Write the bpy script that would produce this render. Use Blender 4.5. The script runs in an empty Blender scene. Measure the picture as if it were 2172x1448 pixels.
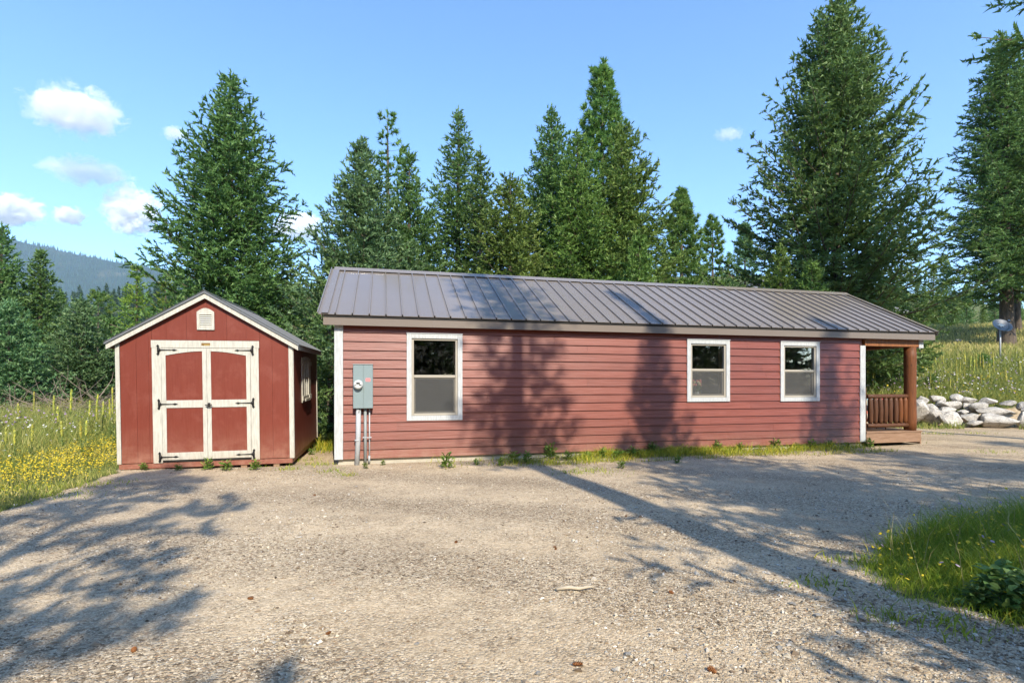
import bpy, math, random
import numpy as np
from mathutils import Matrix, Vector

C = bpy.context.scene.collection
S = bpy.context.scene
rad = math.radians

# ------------------------------------------------------------------ camera, sky, sun, exposure
CAM_H = 1.52
cam_d = bpy.data.cameras.new('camera')
cam = bpy.data.objects.new('camera', cam_d); C.objects.link(cam)
cam.location = (0, 0, CAM_H)
cam.rotation_euler = (rad(90), 0, 0)
cam_d.sensor_width = 36
cam_d.lens = 36 * 1105.4 / 2172
cam_d.shift_y = 89.2 / 2172
cam_d.clip_start = .05
cam_d.clip_end = 30000
S.camera = cam

SUN = Vector((.34 * math.cos(rad(39)), -.94 * math.cos(rad(39)), math.sin(rad(39)))).normalized()
w = bpy.data.worlds.new('World'); S.world = w
w.use_nodes = True
nt = w.node_tree; nt.nodes.clear()
sk = nt.nodes.new('ShaderNodeTexSky'); sk.sky_type = 'NISHITA'; sk.sun_disc = False
sk.sun_elevation = rad(39); sk.sun_rotation = math.atan2(SUN.x, SUN.y)
sk.altitude = 900; sk.air_density = 1.0; sk.dust_density = .85; sk.ozone_density = 2.5
bg = nt.nodes.new('ShaderNodeBackground'); bg.inputs[1].default_value = .15
wo = nt.nodes.new('ShaderNodeOutputWorld')
hs_ = nt.nodes.new('ShaderNodeHueSaturation'); hs_.inputs['Saturation'].default_value = 1.17; hs_.inputs['Hue'].default_value = .502
nt.links.new(sk.outputs[0], hs_.inputs['Color']); nt.links.new(hs_.outputs[0], bg.inputs[0]); nt.links.new(bg.outputs[0], wo.inputs[0])
sd = bpy.data.lights.new('sun', 'SUN'); sd.energy = 3.0; sd.angle = rad(.53); sd.color = (1, .915, .765)
so = bpy.data.objects.new('sun', sd); C.objects.link(so)
so.rotation_euler = SUN.to_track_quat('Z', 'Y').to_euler()
S.view_settings.view_transform = 'Standard'; S.view_settings.look = 'None'
S.view_settings.gamma = 1; S.view_settings.use_curve_mapping = False
S.view_settings.exposure = 1.32
S.cycles.max_bounces = 6; S.cycles.diffuse_bounces = 3; S.cycles.glossy_bounces = 3
S.cycles.transmission_bounces = 4; S.cycles.transparent_max_bounces = 12
S.cycles.volume_bounces = 5; S.cycles.caustics_reflective = False; S.cycles.caustics_refractive = False
S.cycles.use_denoising = True

# ------------------------------------------------------------------ helpers
def smooth(a, b, x):
    t = np.clip((np.asarray(x, float) - a) / (b - a), 0, 1)
    return t * t * (3 - 2 * t)

_lat = np.random.default_rng(7).random((256, 256))
def vnoise(x, y, s=1.0, seed=0):
    x = np.asarray(x, float) / s + seed * 17.3; y = np.asarray(y, float) / s + seed * 9.1
    xi = np.floor(x).astype(int); yi = np.floor(y).astype(int)
    fx = x - xi; fy = y - yi
    fx = fx * fx * (3 - 2 * fx); fy = fy * fy * (3 - 2 * fy)
    g = lambda a, b: _lat[a % 256, b % 256]
    return (g(xi, yi) * (1 - fx) + g(xi + 1, yi) * fx) * (1 - fy) + (g(xi, yi + 1) * (1 - fx) + g(xi + 1, yi + 1) * fx) * fy
def fbm(x, y, s, n=4, seed=0):
    r = 0; a = .5
    for i in range(n):
        r = r + a * vnoise(x, y, s / 2 ** i, seed + i); a *= .5
    return r / (1 - .5 ** n)

def mesh_np(name, v, f, mats=(), tint=None, smooth_=False, midx=None):
    """v (N,3); f (M,k) int array, or list of such arrays"""
    fl = f if isinstance(f, list) else [f]
    fl = [np.asarray(a, np.int32) for a in fl if len(a)]
    me = bpy.data.meshes.new(name)
    v = np.asarray(v, np.float32)
    me.vertices.add(len(v)); me.vertices.foreach_set('co', v.ravel())
    tot = np.concatenate([np.full(len(a), a.shape[1], np.int32) for a in fl])
    lp = np.concatenate([a.ravel() for a in fl])
    me.loops.add(len(lp)); me.loops.foreach_set('vertex_index', lp)
    me.polygons.add(len(tot))
    st = np.zeros(len(tot), np.int32); st[1:] = np.cumsum(tot)[:-1]
    me.polygons.foreach_set('loop_start', st)
    if midx is not None: me.polygons.foreach_set('material_index', np.asarray(midx, np.int32))
    me.polygons.foreach_set('use_smooth', np.full(len(tot), bool(smooth_)))
    for m in mats: me.materials.append(m)
    if tint is not None:
        a = me.attributes.new('tint', 'FLOAT', 'FACE'); a.data.foreach_set('value', np.asarray(tint, np.float32))
    me.update(calc_edges=True)
    return me

def link(name, data, parent=None, label=None, cat=None, group=None, kind=None, loc=None, rot=None):
    o = bpy.data.objects.new(name, data); C.objects.link(o)
    if parent is not None: o.parent = parent
    if label: o['label'] = label
    if cat: o['category'] = cat
    if group: o['group'] = group
    if kind: o['kind'] = kind
    if loc is not None: o.location = loc
    if rot is not None: o.rotation_euler = rot
    return o

class MB:
    def __init__(s): s.v = []; s.f = []; s.sm = []
    def add(s, vs, fs, sm=False):
        n = len(s.v); s.v += [tuple(p) for p in vs]; s.f += [tuple(i + n for i in f) for f in fs]; s.sm += [sm] * len(fs)
        return s
    def box(s, x0, x1, y0, y1, z0, z1):
        return s.add([(x0, y0, z0), (x1, y0, z0), (x1, y1, z0), (x0, y1, z0), (x0, y0, z1), (x1, y0, z1), (x1, y1, z1), (x0, y1, z1)],
                     [(3, 2, 1, 0), (4, 5, 6, 7), (0, 1, 5, 4), (1, 2, 6, 5), (2, 3, 7, 6), (3, 0, 4, 7)])
    def prism(s, poly, axis, a, b):
        """extrude a 2-D polygon along an axis from a to b"""
        n = len(poly)
        def P(p, t):
            return {'x': (t, p[0], p[1]), 'y': (p[0], t, p[1]), 'z': (p[0], p[1], t)}[axis]
        vs = [P(p, a) for p in poly] + [P(p, b) for p in poly]
        fs = [tuple(range(n)), tuple(range(2 * n - 1, n - 1, -1))] + [(i, i + n, (i + 1) % n + n, (i + 1) % n) for i in range(n)]
        return s.add(vs, fs)
    def tube(s, pts, rs, n=8, cap=True):
        pts = [Vector(p) for p in pts]
        if not hasattr(rs, '__len__'): rs = [rs] * len(pts)
        vs = []; k = len(pts)
        ref = None
        for i, p in enumerate(pts):
            t = (pts[min(i + 1, k - 1)] - pts[max(i - 1, 0)]).normalized()
            if ref is None: ref = t.orthogonal().normalized()
            a = (ref - t * ref.dot(t)).normalized(); ref = a; b = t.cross(a)
            for j in range(n):
                q = 2 * math.pi * j / n
                vs.append(p + (a * math.cos(q) + b * math.sin(q)) * rs[i])
        fs = [(i * n + j, i * n + (j + 1) % n, (i + 1) * n + (j + 1) % n, (i + 1) * n + j) for i in range(k - 1) for j in range(n)]
        base = len(s.v); s.add(vs, fs, True)
        if cap:
            s.f.append(tuple(base + j for j in range(n - 1, -1, -1))); s.sm.append(False)
            s.f.append(tuple(base + (k - 1) * n + j for j in range(n))); s.sm.append(False)
        return s
    def lathe(s, prof, n=16, origin=(0, 0, 0)):
        vs = []; k = len(prof)
        for r, z in prof:
            for j in range(n):
                q = 2 * math.pi * j / n
                vs.append((origin[0] + r * math.cos(q), origin[1] + r * math.sin(q), origin[2] + z))
        fs = [(i * n + j, i * n + (j + 1) % n, (i + 1) * n + (j + 1) % n, (i + 1) * n + j) for i in range(k - 1) for j in range(n)]
        base = len(s.v); s.add(vs, fs, True)
        s.f.append(tuple(base + j for j in range(n - 1, -1, -1))); s.sm.append(False)
        s.f.append(tuple(base + (k - 1) * n + j for j in range(n))); s.sm.append(False)
        return s
    def mesh(s, name, mats, M=None):
        me = bpy.data.meshes.new(name)
        me.from_pydata([M @ Vector(p) for p in s.v] if M else s.v, [], s.f)
        me.polygons.foreach_set('use_smooth', s.sm)
        for m in (mats if isinstance(mats, (list, tuple)) else [mats]): me.materials.append(m)
        me.update()
        return me
    def obj(s, name, mat, parent=None, bevel=0, M=None, **kw):
        o = link(name, s.mesh(name, mat, M), parent, **kw)
        if bevel:
            b = o.modifiers.new('bevel', 'BEVEL'); b.width = bevel; b.segments = 2; b.limit_method = 'ANGLE'; b.angle_limit = rad(40)
        return o

# ------------------------------------------------------------------ materials
class G:
    """tiny node-graph builder"""
    def __init__(s, name):
        s.m = bpy.data.materials.new(name); s.m.use_nodes = True
        s.t = s.m.node_tree; s.t.nodes.clear()
        s.out = s.t.nodes.new('ShaderNodeOutputMaterial')
    def n(s, typ, ins=None, **props):
        nd = s.t.nodes.new(typ)
        for k, v in props.items(): setattr(nd, k, v)
        for k, v in (ins or {}).items(): s.set(nd.inputs[k], v)
        return nd
    def set(s, sock, v):
        if isinstance(v, bpy.types.NodeSocket): s.t.links.new(v, sock)
        elif isinstance(v, bpy.types.Node): s.t.links.new(v.outputs[0], sock)
        else:
            if hasattr(sock.default_value, '__len__') and not hasattr(v, '__len__'): v = [v] * len(sock.default_value)
            if hasattr(sock.default_value, '__len__') and len(sock.default_value) == 4 and len(v) == 3: v = (*v, 1)
            sock.default_value = v
    def coord(s, kind='Object', scale=(1, 1, 1)):
        c = s.n('ShaderNodeTexCoord')
        if tuple(scale) == (1, 1, 1): return c.outputs[kind]
        return s.n('ShaderNodeMapping', {0: c.outputs[kind], 3: scale}).outputs[0]
    def pos(s, scale=(1, 1, 1)):
        c = s.n('ShaderNodeNewGeometry')
        return s.n('ShaderNodeMapping', {0: c.outputs['Position'], 3: scale}).outputs[0]
    def noise(s, vec, scale, detail=3, rough=.55, dist=0):
        return s.n('ShaderNodeTexNoise', {'Vector': vec, 'Scale': scale, 'Detail': detail, 'Roughness': rough, 'Distortion': dist}).outputs[0]
    def voro(s, vec, scale, out='Distance', feature='F1', rnd=1):
        return s.n('ShaderNodeTexVoronoi', {'Vector': vec, 'Scale': scale, 'Randomness': rnd}, feature=feature).outputs[out]
    def ramp(s, fac, stops):
        r = s.n('ShaderNodeValToRGB', {0: fac}); e = r.color_ramp.elements
        while len(e) < len(stops): e.new(.5)
        for i, (p, c) in enumerate(stops):
            e[i].position = p; e[i].color = (c, c, c, 1) if not hasattr(c, '__len__') else (*c, 1)
        return r.outputs[0]
    def mix(s, fac, a, b, mode='MIX'):
        m = s.n('ShaderNodeMix', data_type='RGBA', blend_type=mode)
        s.set(m.inputs[0], fac); s.set(m.inputs[6], a); s.set(m.inputs[7], b)
        return m.outputs[2]
    def math(s, op, a, b=0, clamp=False):
        return s.n('ShaderNodeMath', {0: a, 1: b}, operation=op, use_clamp=clamp).outputs[0]
    def bump(s, h, strength=.3, dist=.01, normal=None):
        d = {'Height': h, 'Strength': strength, 'Distance': dist}
        if normal is not None: d['Normal'] = normal
        return s.n('ShaderNodeBump', d).outputs[0]
    def bsdf(s, color, rough=.6, spec=.5, metal=0, bump=None, **kw):
        d = {'Base Color': color, 'Roughness': rough, 'Specular IOR Level': spec, 'Metallic': metal}
        if bump is not None: d['Normal'] = bump
        d.update(kw)
        return s.n('ShaderNodeBsdfPrincipled', d)
    def done(s, shader, vol=None):
        if shader is not None: s.set(s.out.inputs[0], shader)
        if vol is not None: s.set(s.out.inputs[1], vol)
        return s.m

def m_paint(name, col, rough=.55, var=.12, scale=6, grain=None, bump=.12, dirt=None, spec=.4, obj_var=0, splash=None, gk=1):
    g = G(name); c = g.coord()
    v = g.noise(c, scale, 4)
    col1 = tuple(x * (1 - var) for x in col); col2 = tuple(min(1, x * (1 + var)) for x in col)
    k = g.mix(v, col1, col2)
    h = g.noise(c, 60, 3)
    if grain:
        gv = g.coord(scale=grain)
        gn = g.noise(gv, 1, 5, .65)
        k = g.mix(g.ramp(gn, [(.35, 0), (.7, 1)]), k, tuple(min(1, x * (1 + .35 * gk) + .03 * gk) for x in col))
        h = gn
    if dirt:
        d = g.ramp(g.noise(c, 2.3, 5, .7), [(.52, 0), (.75, 1)])
        k = g.mix(g.math('MULTIPLY', d, dirt[1]), k, dirt[0])
    if splash:
        zz = g.n('ShaderNodeSeparateXYZ', {0: c}).outputs[2]
        sf = g.math('SUBTRACT', 1, g.math('DIVIDE', zz, splash[1]), True)
        sf = g.math('MULTIPLY', g.math('MULTIPLY', sf, sf), g.ramp(g.noise(c, 5, 5, .7), [(.3, .1), (.7, 1)]))
        k = g.mix(g.math('MULTIPLY', sf, splash[2], True), k, splash[0])
    if obj_var:
        oi = g.n('ShaderNodeObjectInfo')
        hs = g.n('ShaderNodeHueSaturation', {'Value': g.math('ADD', g.math('MULTIPLY', oi.outputs['Random'], obj_var), 1 - obj_var / 2), 'Color': k})
        k = hs.outputs[0]
    return g.done(g.bsdf(k, rough, spec, bump=g.bump(h, bump, .004)))

M_SIDING = m_paint('red_siding', (.158, .031, .014), .46, .2, 2.2, gk=.6, grain=(1.6, 22, 30), bump=.9, obj_var=.16, spec=.6, splash=((.34, .22, .14), .7, .55))  # lighter streaks are wood grain plus sheen painted into the colour
M_SHED = m_paint('barn_red_paint', (.158, .027, .013), .5, .16, 4, gk=.25, grain=(50, 50, 3.0), bump=.18, dirt=((.33, .12, .09), .3), spec=.4, splash=((.4, .22, .15), .8, .6))
M_WHITE = m_paint('white_trim', (.365, .375, .372), .55, .05, 7, grain=(40, 40, 6), bump=.12)
M_CREAM = m_paint('cream_trim', (.4, .385, .33), .5, .08, 7, grain=(35, 35, 5), bump=.14, splash=((.36, .26, .17), .35, .7))
M_BEIGE = m_paint('vinyl_frame', (.36, .325, .265), .4, .04, 9, bump=.03)
M_CONC = m_paint('concrete', (.42, .38, .3), .85, .2, 9, bump=.4, dirt=((.2, .15, .1), .5))
M_BLACK = m_paint('black_iron', (.012, .011, .011), .45, .2, 20, bump=.1)
M_DARK = m_paint('dark_gap', (.02, .018, .016), .8, .2, 20, bump=.1)
M_GREYBOX = m_paint('grey_enamel', (.2, .255, .26), .38, .05, 8, bump=.03, dirt=((.26, .28, .27), .4))
M_PVC = m_paint('pvc_conduit', (.38, .395, .4), .45, .06, 9, bump=.04, dirt=((.3, .28, .25), .25))
M_PVC2 = m_paint('grey_conduit', (.24, .255, .25), .45, .06, 9, bump=.04)
M_STEEL = m_paint('zinc_steel', (.45, .46, .47), .35, .06, 9, bump=.03)
M_PINK = m_paint('pink_sticker', (.75, .2, .2), .6, .1, 60, bump=.02)
M_BRONZE = m_paint('bronze_plate', (.2, .12, .04), .4, .3, 60, bump=.1)
M_GOLD = m_paint('brass_letters', (.5, .36, .12), .4, .1, 60, bump=.1)
M_FASCIA = m_paint('brown_fascia', (.175, .142, .116), .42, .07, 3, bump=.03)
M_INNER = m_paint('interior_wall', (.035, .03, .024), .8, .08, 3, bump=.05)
M_PLANK = m_paint('deck_wood', (.2, .115, .065), .7, .2, 5, grain=(3, 30, 30), bump=.3)
M_PORC = m_paint('white_porcelain', (.5, .52, .51), .25, .03, 9, bump=.02)
M_LEAFG = m_paint('vase_leaf', (.06, .13, .04), .6, .3, 20, bump=.1)
M_PETAL1 = m_paint('pink_petal', (.85, .22, .2), .6, .2, 30, bump=.1)
M_PETAL2 = m_paint('cream_petal', (.88, .78, .45), .6, .2, 30, bump=.1)

def m_log(name, col):
    g = G(name); c = g.coord()
    gr = g.noise(g.coord(scale=(26, 26, 2.2)), 1, 5, .65, 1.2)
    k = g.ramp(gr, [(.25, tuple(x * .45 for x in col)), (.55, col), (.85, tuple(min(1, x * 1.5) for x in col))])
    kn = g.ramp(g.voro(g.coord(scale=(7, 7, 3)), 1), [(.05, 1), (.16, 0)])
    k = g.mix(g.math('MULTIPLY', kn, .7), k, tuple(x * .3 for x in col))
    return g.done(g.bsdf(k, .58, .3, bump=g.bump(gr, .35, .006)))
M_LOG = m_log('stained_log', (.155, .052, .015))
M_LOG2 = m_log('dark_stained_log', (.095, .038, .016))
M_BEAM = m_log('stained_beam', (.26, .1, .035))

def m_roof(name, col, axis):
    g = G(name); c = g.coord()
    v = g.noise(c, 1.3, 4)
    k = g.mix(v, tuple(x * .92 for x in col), tuple(x * 1.08 for x in col))
    oi = g.n('ShaderNodeObjectInfo')
    k = g.n('ShaderNodeHueSaturation', {'Value': g.math('ADD', g.math('MULTIPLY', oi.outputs['Random'], .08), .96), 'Color': k}).outputs[0]
    ro = g.math('ADD', g.math('MULTIPLY', g.noise(c, 3, 4), .05), .085)
    return g.done(g.bsdf(k, ro, .6, .16, bump=g.bump(g.noise(c, 4, 2), .08, .02)))
M_ROOF = m_roof('painted_roof_steel', (.225, .195, .168), 'x')
M_ROOF2 = m_roof('grey_shed_roof_steel', (.2, .21, .225), 'x')

def m_glass():
    g = G('window_glass')
    fr = g.n('ShaderNodeFresnel', {'IOR': 1.4})
    dirt = g.ramp(g.noise(g.coord(), 9, 6, .75), [(.5, 0), (.8, .045)])
    tr = g.n('ShaderNodeBsdfTransparent', {0: (.96, .97, .965)})
    gl = g.n('ShaderNodeBsdfGlossy', {0: (1, 1, 1), 'Roughness': .015})
    df = g.n('ShaderNodeBsdfDiffuse', {0: (.5, .5, .47)})
    a = g.n('ShaderNodeMixShader', {0: fr, 1: tr, 2: gl})
    return g.done(g.n('ShaderNodeMixShader', {0: dirt, 1: a, 2: df}))
M_GLASS = m_glass()
def m_screen():
    g = G('insect_screen')
    tr = g.n('ShaderNodeBsdfTransparent'); df = g.n('ShaderNodeBsdfDiffuse', {0: (.12, .12, .115)})
    f = g.math('ADD', g.math('MULTIPLY', g.noise(g.coord(), 3, 2), .12), .3)
    return g.done(g.n('ShaderNodeMixShader', {0: f, 1: tr, 2: df}))
M_SCREEN = m_screen()

def m_leaf(name, c1, c2, c3, trans=.34, rough=.5, objvar=.25):
    g = G(name)
    t = g.n('ShaderNodeAttribute', attribute_name='tint').outputs['Fac']
    k = g.ramp(t, [(0, c1), (.55, c2), (1, c3)])
    oi = g.n('ShaderNodeObjectInfo')
    k = g.n('ShaderNodeHueSaturation', {'Hue': g.math('ADD', g.math('MULTIPLY', oi.outputs['Random'], .03), .485),
        'Value': g.math('ADD', g.math('MULTIPLY', oi.outputs['Random'], objvar), 1 - objvar / 2), 'Color': k}).outputs[0]
    b = g.bsdf(k, rough, .3)
    tl = g.n('ShaderNodeBsdfTranslucent', {0: g.mix(.5, k, (.14, .24, .05), 'MIX')})
    return g.done(g.n('ShaderNodeMixShader', {0: trans, 1: b, 2: tl}))
M_FIR = m_leaf('fir_needles', (0.067, 0.143, 0.041), (0.139, 0.246, 0.068), (0.260, 0.373, 0.124))
M_SPRUCE = m_leaf('blue_spruce_needles', (0.075, 0.155, 0.063), (0.156, 0.275, 0.112), (0.332, 0.456, 0.216))
M_OLIVE = m_leaf('olive_fir_needles', (0.085, 0.151, 0.033), (0.176, 0.271, 0.058), (0.306, 0.404, 0.100))
M_PINE = m_leaf('pine_needles', (0.069, 0.149, 0.033), (0.152, 0.260, 0.059), (0.304, 0.372, 0.075))
M_LARCH = m_leaf('larch_needles', (0.130, 0.212, 0.026), (0.243, 0.343, 0.046), (0.373, 0.457, 0.079), trans=.35)
M_FARFIR = m_leaf('far_fir_needles', (.022, .046, .018), (.04, .075, .028), (.07, .115, .042), trans=.2)
M_GRASS = m_leaf('meadow_blades', (0.152, 0.206, 0.047), (0.359, 0.378, 0.092), (0.718, 0.592, 0.224), trans=.35)
M_LUSH = m_leaf('lush_blades', (0.158, 0.238, 0.017), (0.349, 0.391, 0.030), (0.730, 0.576, 0.072), trans=.4)
M_WEED = m_leaf('weed_leaves', (0.070, 0.143, 0.022), (0.148, 0.237, 0.036), (0.260, 0.315, 0.060), trans=.35)
M_MULL = m_leaf('mullein_leaves', (.16, .22, .06), (.26, .32, .09), (.42, .45, .16), trans=.35)
M_MSPIKE = m_leaf('mullein_spike', (.2, .24, .05), (.36, .36, .07), (.55, .48, .06), trans=.15)
M_YEL = m_leaf('yellow_petals', (.6, .45, .015), (.74, .58, .02), (.82, .68, .05), trans=.3, objvar=0)
M_WHT = m_leaf('white_petals', (.6, .6, .5), (.75, .74, .68), (.8, .8, .76), trans=.3, objvar=0)
M_PUR = m_leaf('purple_petals', (.3, .2, .34), (.4, .28, .42), (.46, .36, .42), trans=.3, objvar=0)
M_BUSH = m_leaf('shrub_leaves', (.06, .13, .03), (.13, .235, .05), (.24, .34, .09), trans=.3)
M_DRY = m_leaf('dry_blades', (.2, .16, .07), (.34, .28, .13), (.45, .38, .2), trans=.3)

def m_bark(name, col):
    g = G(name)
    n1 = g.noise(g.coord(scale=(14, 14, 3)), 1, 5, .7, .6)
    k = g.ramp(n1, [(.3, tuple(x * .4 for x in col)), (.7, col)])
    return g.done(g.bsdf(k, .85, .2, bump=g.bump(n1, .7, .03)))
M_BARK = m_bark('conifer_bark', (.15, .115, .085))
M_TWIG = m_bark('dead_twig', (.3, .24, .19))

def m_ground():
    g = G('gravel_and_soil'); p = g.pos()
    veg = g.n('ShaderNodeAttribute', attribute_name='veg').outputs['Fac']
    # gravel: stones of three sizes tinted per cell, dusty worn patches between
    v1 = g.n('ShaderNodeTexVoronoi', {'Vector': p, 'Scale': 50}); v2 = g.n('ShaderNodeTexVoronoi', {'Vector': p, 'Scale': 120})
    sel = g.n('ShaderNodeSeparateColor', {0: v1.outputs['Color']}); sel2 = g.n('ShaderNodeSeparateColor', {0: v2.outputs['Color']})
    stone1 = g.ramp(sel.outputs[0], [(0, (.11, .09, .07)), (.3, (.27, .235, .19)), (.6, (.38, .345, .29)), (.85, (.5, .47, .42)), (1, (.24, .17, .12))])
    stone2 = g.ramp(sel2.outputs[0], [(0, (.12, .095, .075)), (.4, (.3, .255, .2)), (.75, (.44, .39, .325)), (1, (.62, .58, .52))])
    pick = g.ramp(sel.outputs[1], [(.45, 0), (.5, 1)])
    stone = g.mix(pick, stone2, stone1)
    dust = (.46, .405, .33)
    trk = g.n('ShaderNodeTexWave', {'Vector': g.n('ShaderNodeMapping', {0: p, 2: (0, 0, .32)}).outputs[0], 'Scale': .165, 'Distortion': 3.2, 'Detail': 3, 'Detail Scale': .8}, bands_direction='Y').outputs[0]
    wear = g.ramp(g.math('ADD', g.math('MULTIPLY', g.noise(p, .55, 5, .6, .4), .62), g.math('MULTIPLY', trk, .38)), [(.36, 0), (.58, 1)])
    wear2 = g.ramp(g.noise(p, 3.2, 4, .6), [(.3, .15), (.75, .8)])
    wf = g.math('MULTIPLY', wear, wear2, True)
    base = g.mix(g.math('MULTIPLY', wf, .85), stone, dust)
    tone = g.ramp(g.noise(p, .7, 5, .65), [(.3, (.96, .835, .66)), (.7, (1.36, 1.215, .98))])
    base = g.mix(1, base, tone, 'MULTIPLY')
    litter = g.ramp(g.noise(p, 2.1, 6, .75), [(.62, 0), (.72, 1)])
    base = g.mix(g.math('MULTIPLY', litter, .45), base, (.23, .155, .09))
    soil = g.ramp(g.noise(p, 5, 5, .7), [(.3, (.05, .065, .02)), (.55, (.1, .115, .035)), (.8, (.21, .175, .08))])
    vm = g.ramp(g.math('ADD', veg, g.math('MULTIPLY', g.math('SUBTRACT', g.noise(p, 4, 4), .5), .7)), [(.42, 0), (.58, 1)])
    col = g.mix(vm, base, soil)
    h = g.math('ADD', g.math('MULTIPLY', g.math('SUBTRACT', 1, v1.outputs['Distance']), 1), g.math('MULTIPLY', g.math('SUBTRACT', 1, v2.outputs['Distance']), .5))
    h = g.math('MULTIPLY', h, g.math('SUBTRACT', 1, g.math('MULTIPLY', wf, .75)))
    b1 = g.bump(h, .85, .014)
    b2 = g.bump(g.noise(p, 7, 4), .35, .05, b1)
    return g.done(g.bsdf(col, .92, .15, bump=b2))
M_GROUND = m_ground()
def m_pebble():
    g = G('pebble_stone'); t = g.n('ShaderNodeAttribute', attribute_name='tint').outputs['Fac']
    k = g.ramp(t, [(0, (.1, .07, .045)), (.2, (.26, .2, .14)), (.45, (.42, .36, .26)), (.7, (.52, .46, .36)), (.88, (.34, .32, .29)), (1, (.74, .69, .6))])
    return g.done(g.bsdf(k, .8, .25, bump=g.bump(g.noise(g.pos(), 140, 2), .3, .003)))
M_PEB = m_pebble()
def m_rock():
    g = G('granite'); c = g.coord()
    oi = g.n('ShaderNodeObjectInfo')
    n1 = g.noise(c, 2.2, 6, .7, .3)
    k = g.ramp(n1, [(.25, (.24, .22, .195)), (.5, (.5, .47, .42)), (.75, (.63, .61, .57))])
    sp = g.ramp(g.noise(c, 30, 3), [(.38, .72), (.6, 1.05)])
    k = g.mix(1, k, sp, 'MULTIPLY')
    st = g.ramp(g.noise(c, 1.1, 5, .8), [(.55, 0), (.68, 1)])
    k = g.mix(g.math('MULTIPLY', st, .4), k, (.3, .24, .15))
    cr = g.ramp(g.voro(g.n('ShaderNodeMapping', {0: g.n('ShaderNodeVectorMath', {0: c, 1: g.n('ShaderNodeTexNoise', {'Vector': c, 'Scale': 2.5, 'Detail': 3}).outputs[1]}, operation='ADD').outputs[0], 1: (0, 0, 0)}).outputs[0], 1.6, feature='DISTANCE_TO_EDGE'), [(.0, .35), (.035, 1)])
    k = g.mix(.8, k, cr, 'MULTIPLY')
    k = g.n('ShaderNodeHueSaturation', {'Value': g.math('ADD', g.math('MULTIPLY', oi.outputs['Random'], .3), .95), 'Color': k}).outputs[0]
    return g.done(g.bsdf(k, .8, .3, bump=g.bump(g.noise(c, 6, 7, .75), .8, .06)))
M_ROCK = m_rock()
def m_hill():
    g = G('forested_mountain'); p = g.pos()
    n1 = g.noise(p, .03, 4, .7); n2 = g.noise(p, .004, 5, .6)
    k = g.ramp(n1, [(.3, (.014, .026, .011)), (.6, (.03, .05, .021)), (.85, (.055, .078, .036))])
    k = g.mix(g.ramp(n2, [(.56, 0), (.68, 1)]), k, (.085, .09, .05))
    return g.done(g.bsdf(k, 1, .05, bump=g.bump(n1, 1, 12)))
M_HILL = m_hill()
def m_shingle():
    g = G('asphalt_shingles'); c = g.coord()
    br = g.n('ShaderNodeTexBrick', {'Vector': c, 'Color1': (.16, .165, .18, 1), 'Color2': (.21, .215, .23, 1), 'Mortar': (.07, .07, .08, 1), 'Scale': 3.0, 'Mortar Size': .03})
    return g.done(g.bsdf(br.outputs[0], .85, .2, bump=g.bump(g.noise(c, 30, 3), .4, .02)))
M_SHINGLE = m_shingle()
M_PALE = m_paint('pale_steel_roof', (.55, .56, .6), .4, .05, 2, bump=.03)
M_TAN = m_paint('tan_house_wall', (.4, .36, .3), .7, .06, 3, bump=.1)
M_DISH = m_paint('blue_grey_dish', (.014, .032, .06), .45, .08, 5, bump=.03)  # blue grey lowered so the dish's shade is put into its colour
M_DISHL = m_paint('pale_dish_mark', (.08, .12, .16), .5, .05, 20, bump=.03)
M_CONE = m_paint('pine_cone', (.2, .075, .02), .7, .4, 60, bump=.5)
M_STICK = m_paint('bare_stick', (.42, .36, .27), .8, .2, 20, bump=.3)
def m_blanket():
    g = G('striped_cloth'); c = g.coord()
    wv = g.n('ShaderNodeTexWave', {'Vector': c, 'Scale': 2.4, 'Distortion': .4}, bands_direction='X').outputs[0]
    ch = g.n('ShaderNodeTexVoronoi', {'Vector': c, 'Scale': 9}).outputs['Color']
    sx = g.n('ShaderNodeSeparateXYZ', {0: c}).outputs[0]
    k = g.ramp(g.n('ShaderNodeSeparateColor', {0: ch}).outputs[0], [(.0, (.62, .55, .4)), (.3, (.2, .3, .33)), (.5, (.66, .6, .5)), (.7, (.6, .16, .12)), (.9, (.62, .6, .55))])
    k = g.mix(g.ramp(sx, [(.62, 0), (.66, 1)]), k, (.72, .08, .13))
    return g.done(g.bsdf(k, .9, .1))
M_CLOTH = m_blanket()

# ------------------------------------------------------------------ terrain
def xb_left(y):
    return np.interp(y, [0, 3, 6.18, 7.1, 8.76, 9.3, 13, 20], [-5.2, -5.7, -6.07, -6.2, -6.6, -6.95, -7.8, -9.5])
def hill_d(x, y):
    """distance behind the boulder wall (positive uphill)"""
    line = np.interp(x, [8, 13.6, 17.5, 25, 40], [20.8, 20.0, 18.7, 16.6, 11.4])
    return y - line
def gz(x, y):
    x = np.asarray(x, float); y = np.asarray(y, float)
    z = (fbm(x, y, 2.2, 3, 3) - .5) * .07 * smooth(1, 4, np.hypot(x, y)) * (1 - smooth(40, 60, y))
    d = hill_d(x, y)
    up = np.minimum(1, smooth(-.2, .5, d)) * .75 + .2 * np.clip(d - .6, 0, 26) + .03 * np.clip(d - 26, 0, 300)
    z = z + up * smooth(7, 12.5, x - .0 * y)
    z = z - .004 * np.clip(y - 14, 0, 60) * (1 - smooth(-2, 6, x)) * 2
    z = z + 64 * smooth(120, 420, y + .12 * x) * (1 - smooth(150, 420, x)) + 30 * smooth(300, 900, y)
    z = z + .1 * smooth(.3, 1.5, xb_left(y) - x) * (1 - smooth(20, 30, y))
    return z
PATCH = np.array([(2.95, 4.5), (2.78, 3.75), (3.0, 3.25), (4.4, 2.7), (10, 2.3), (10, 6.6), (6.6, 6.25), (4.9, 5.35), (3.7, 4.95)])
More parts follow.
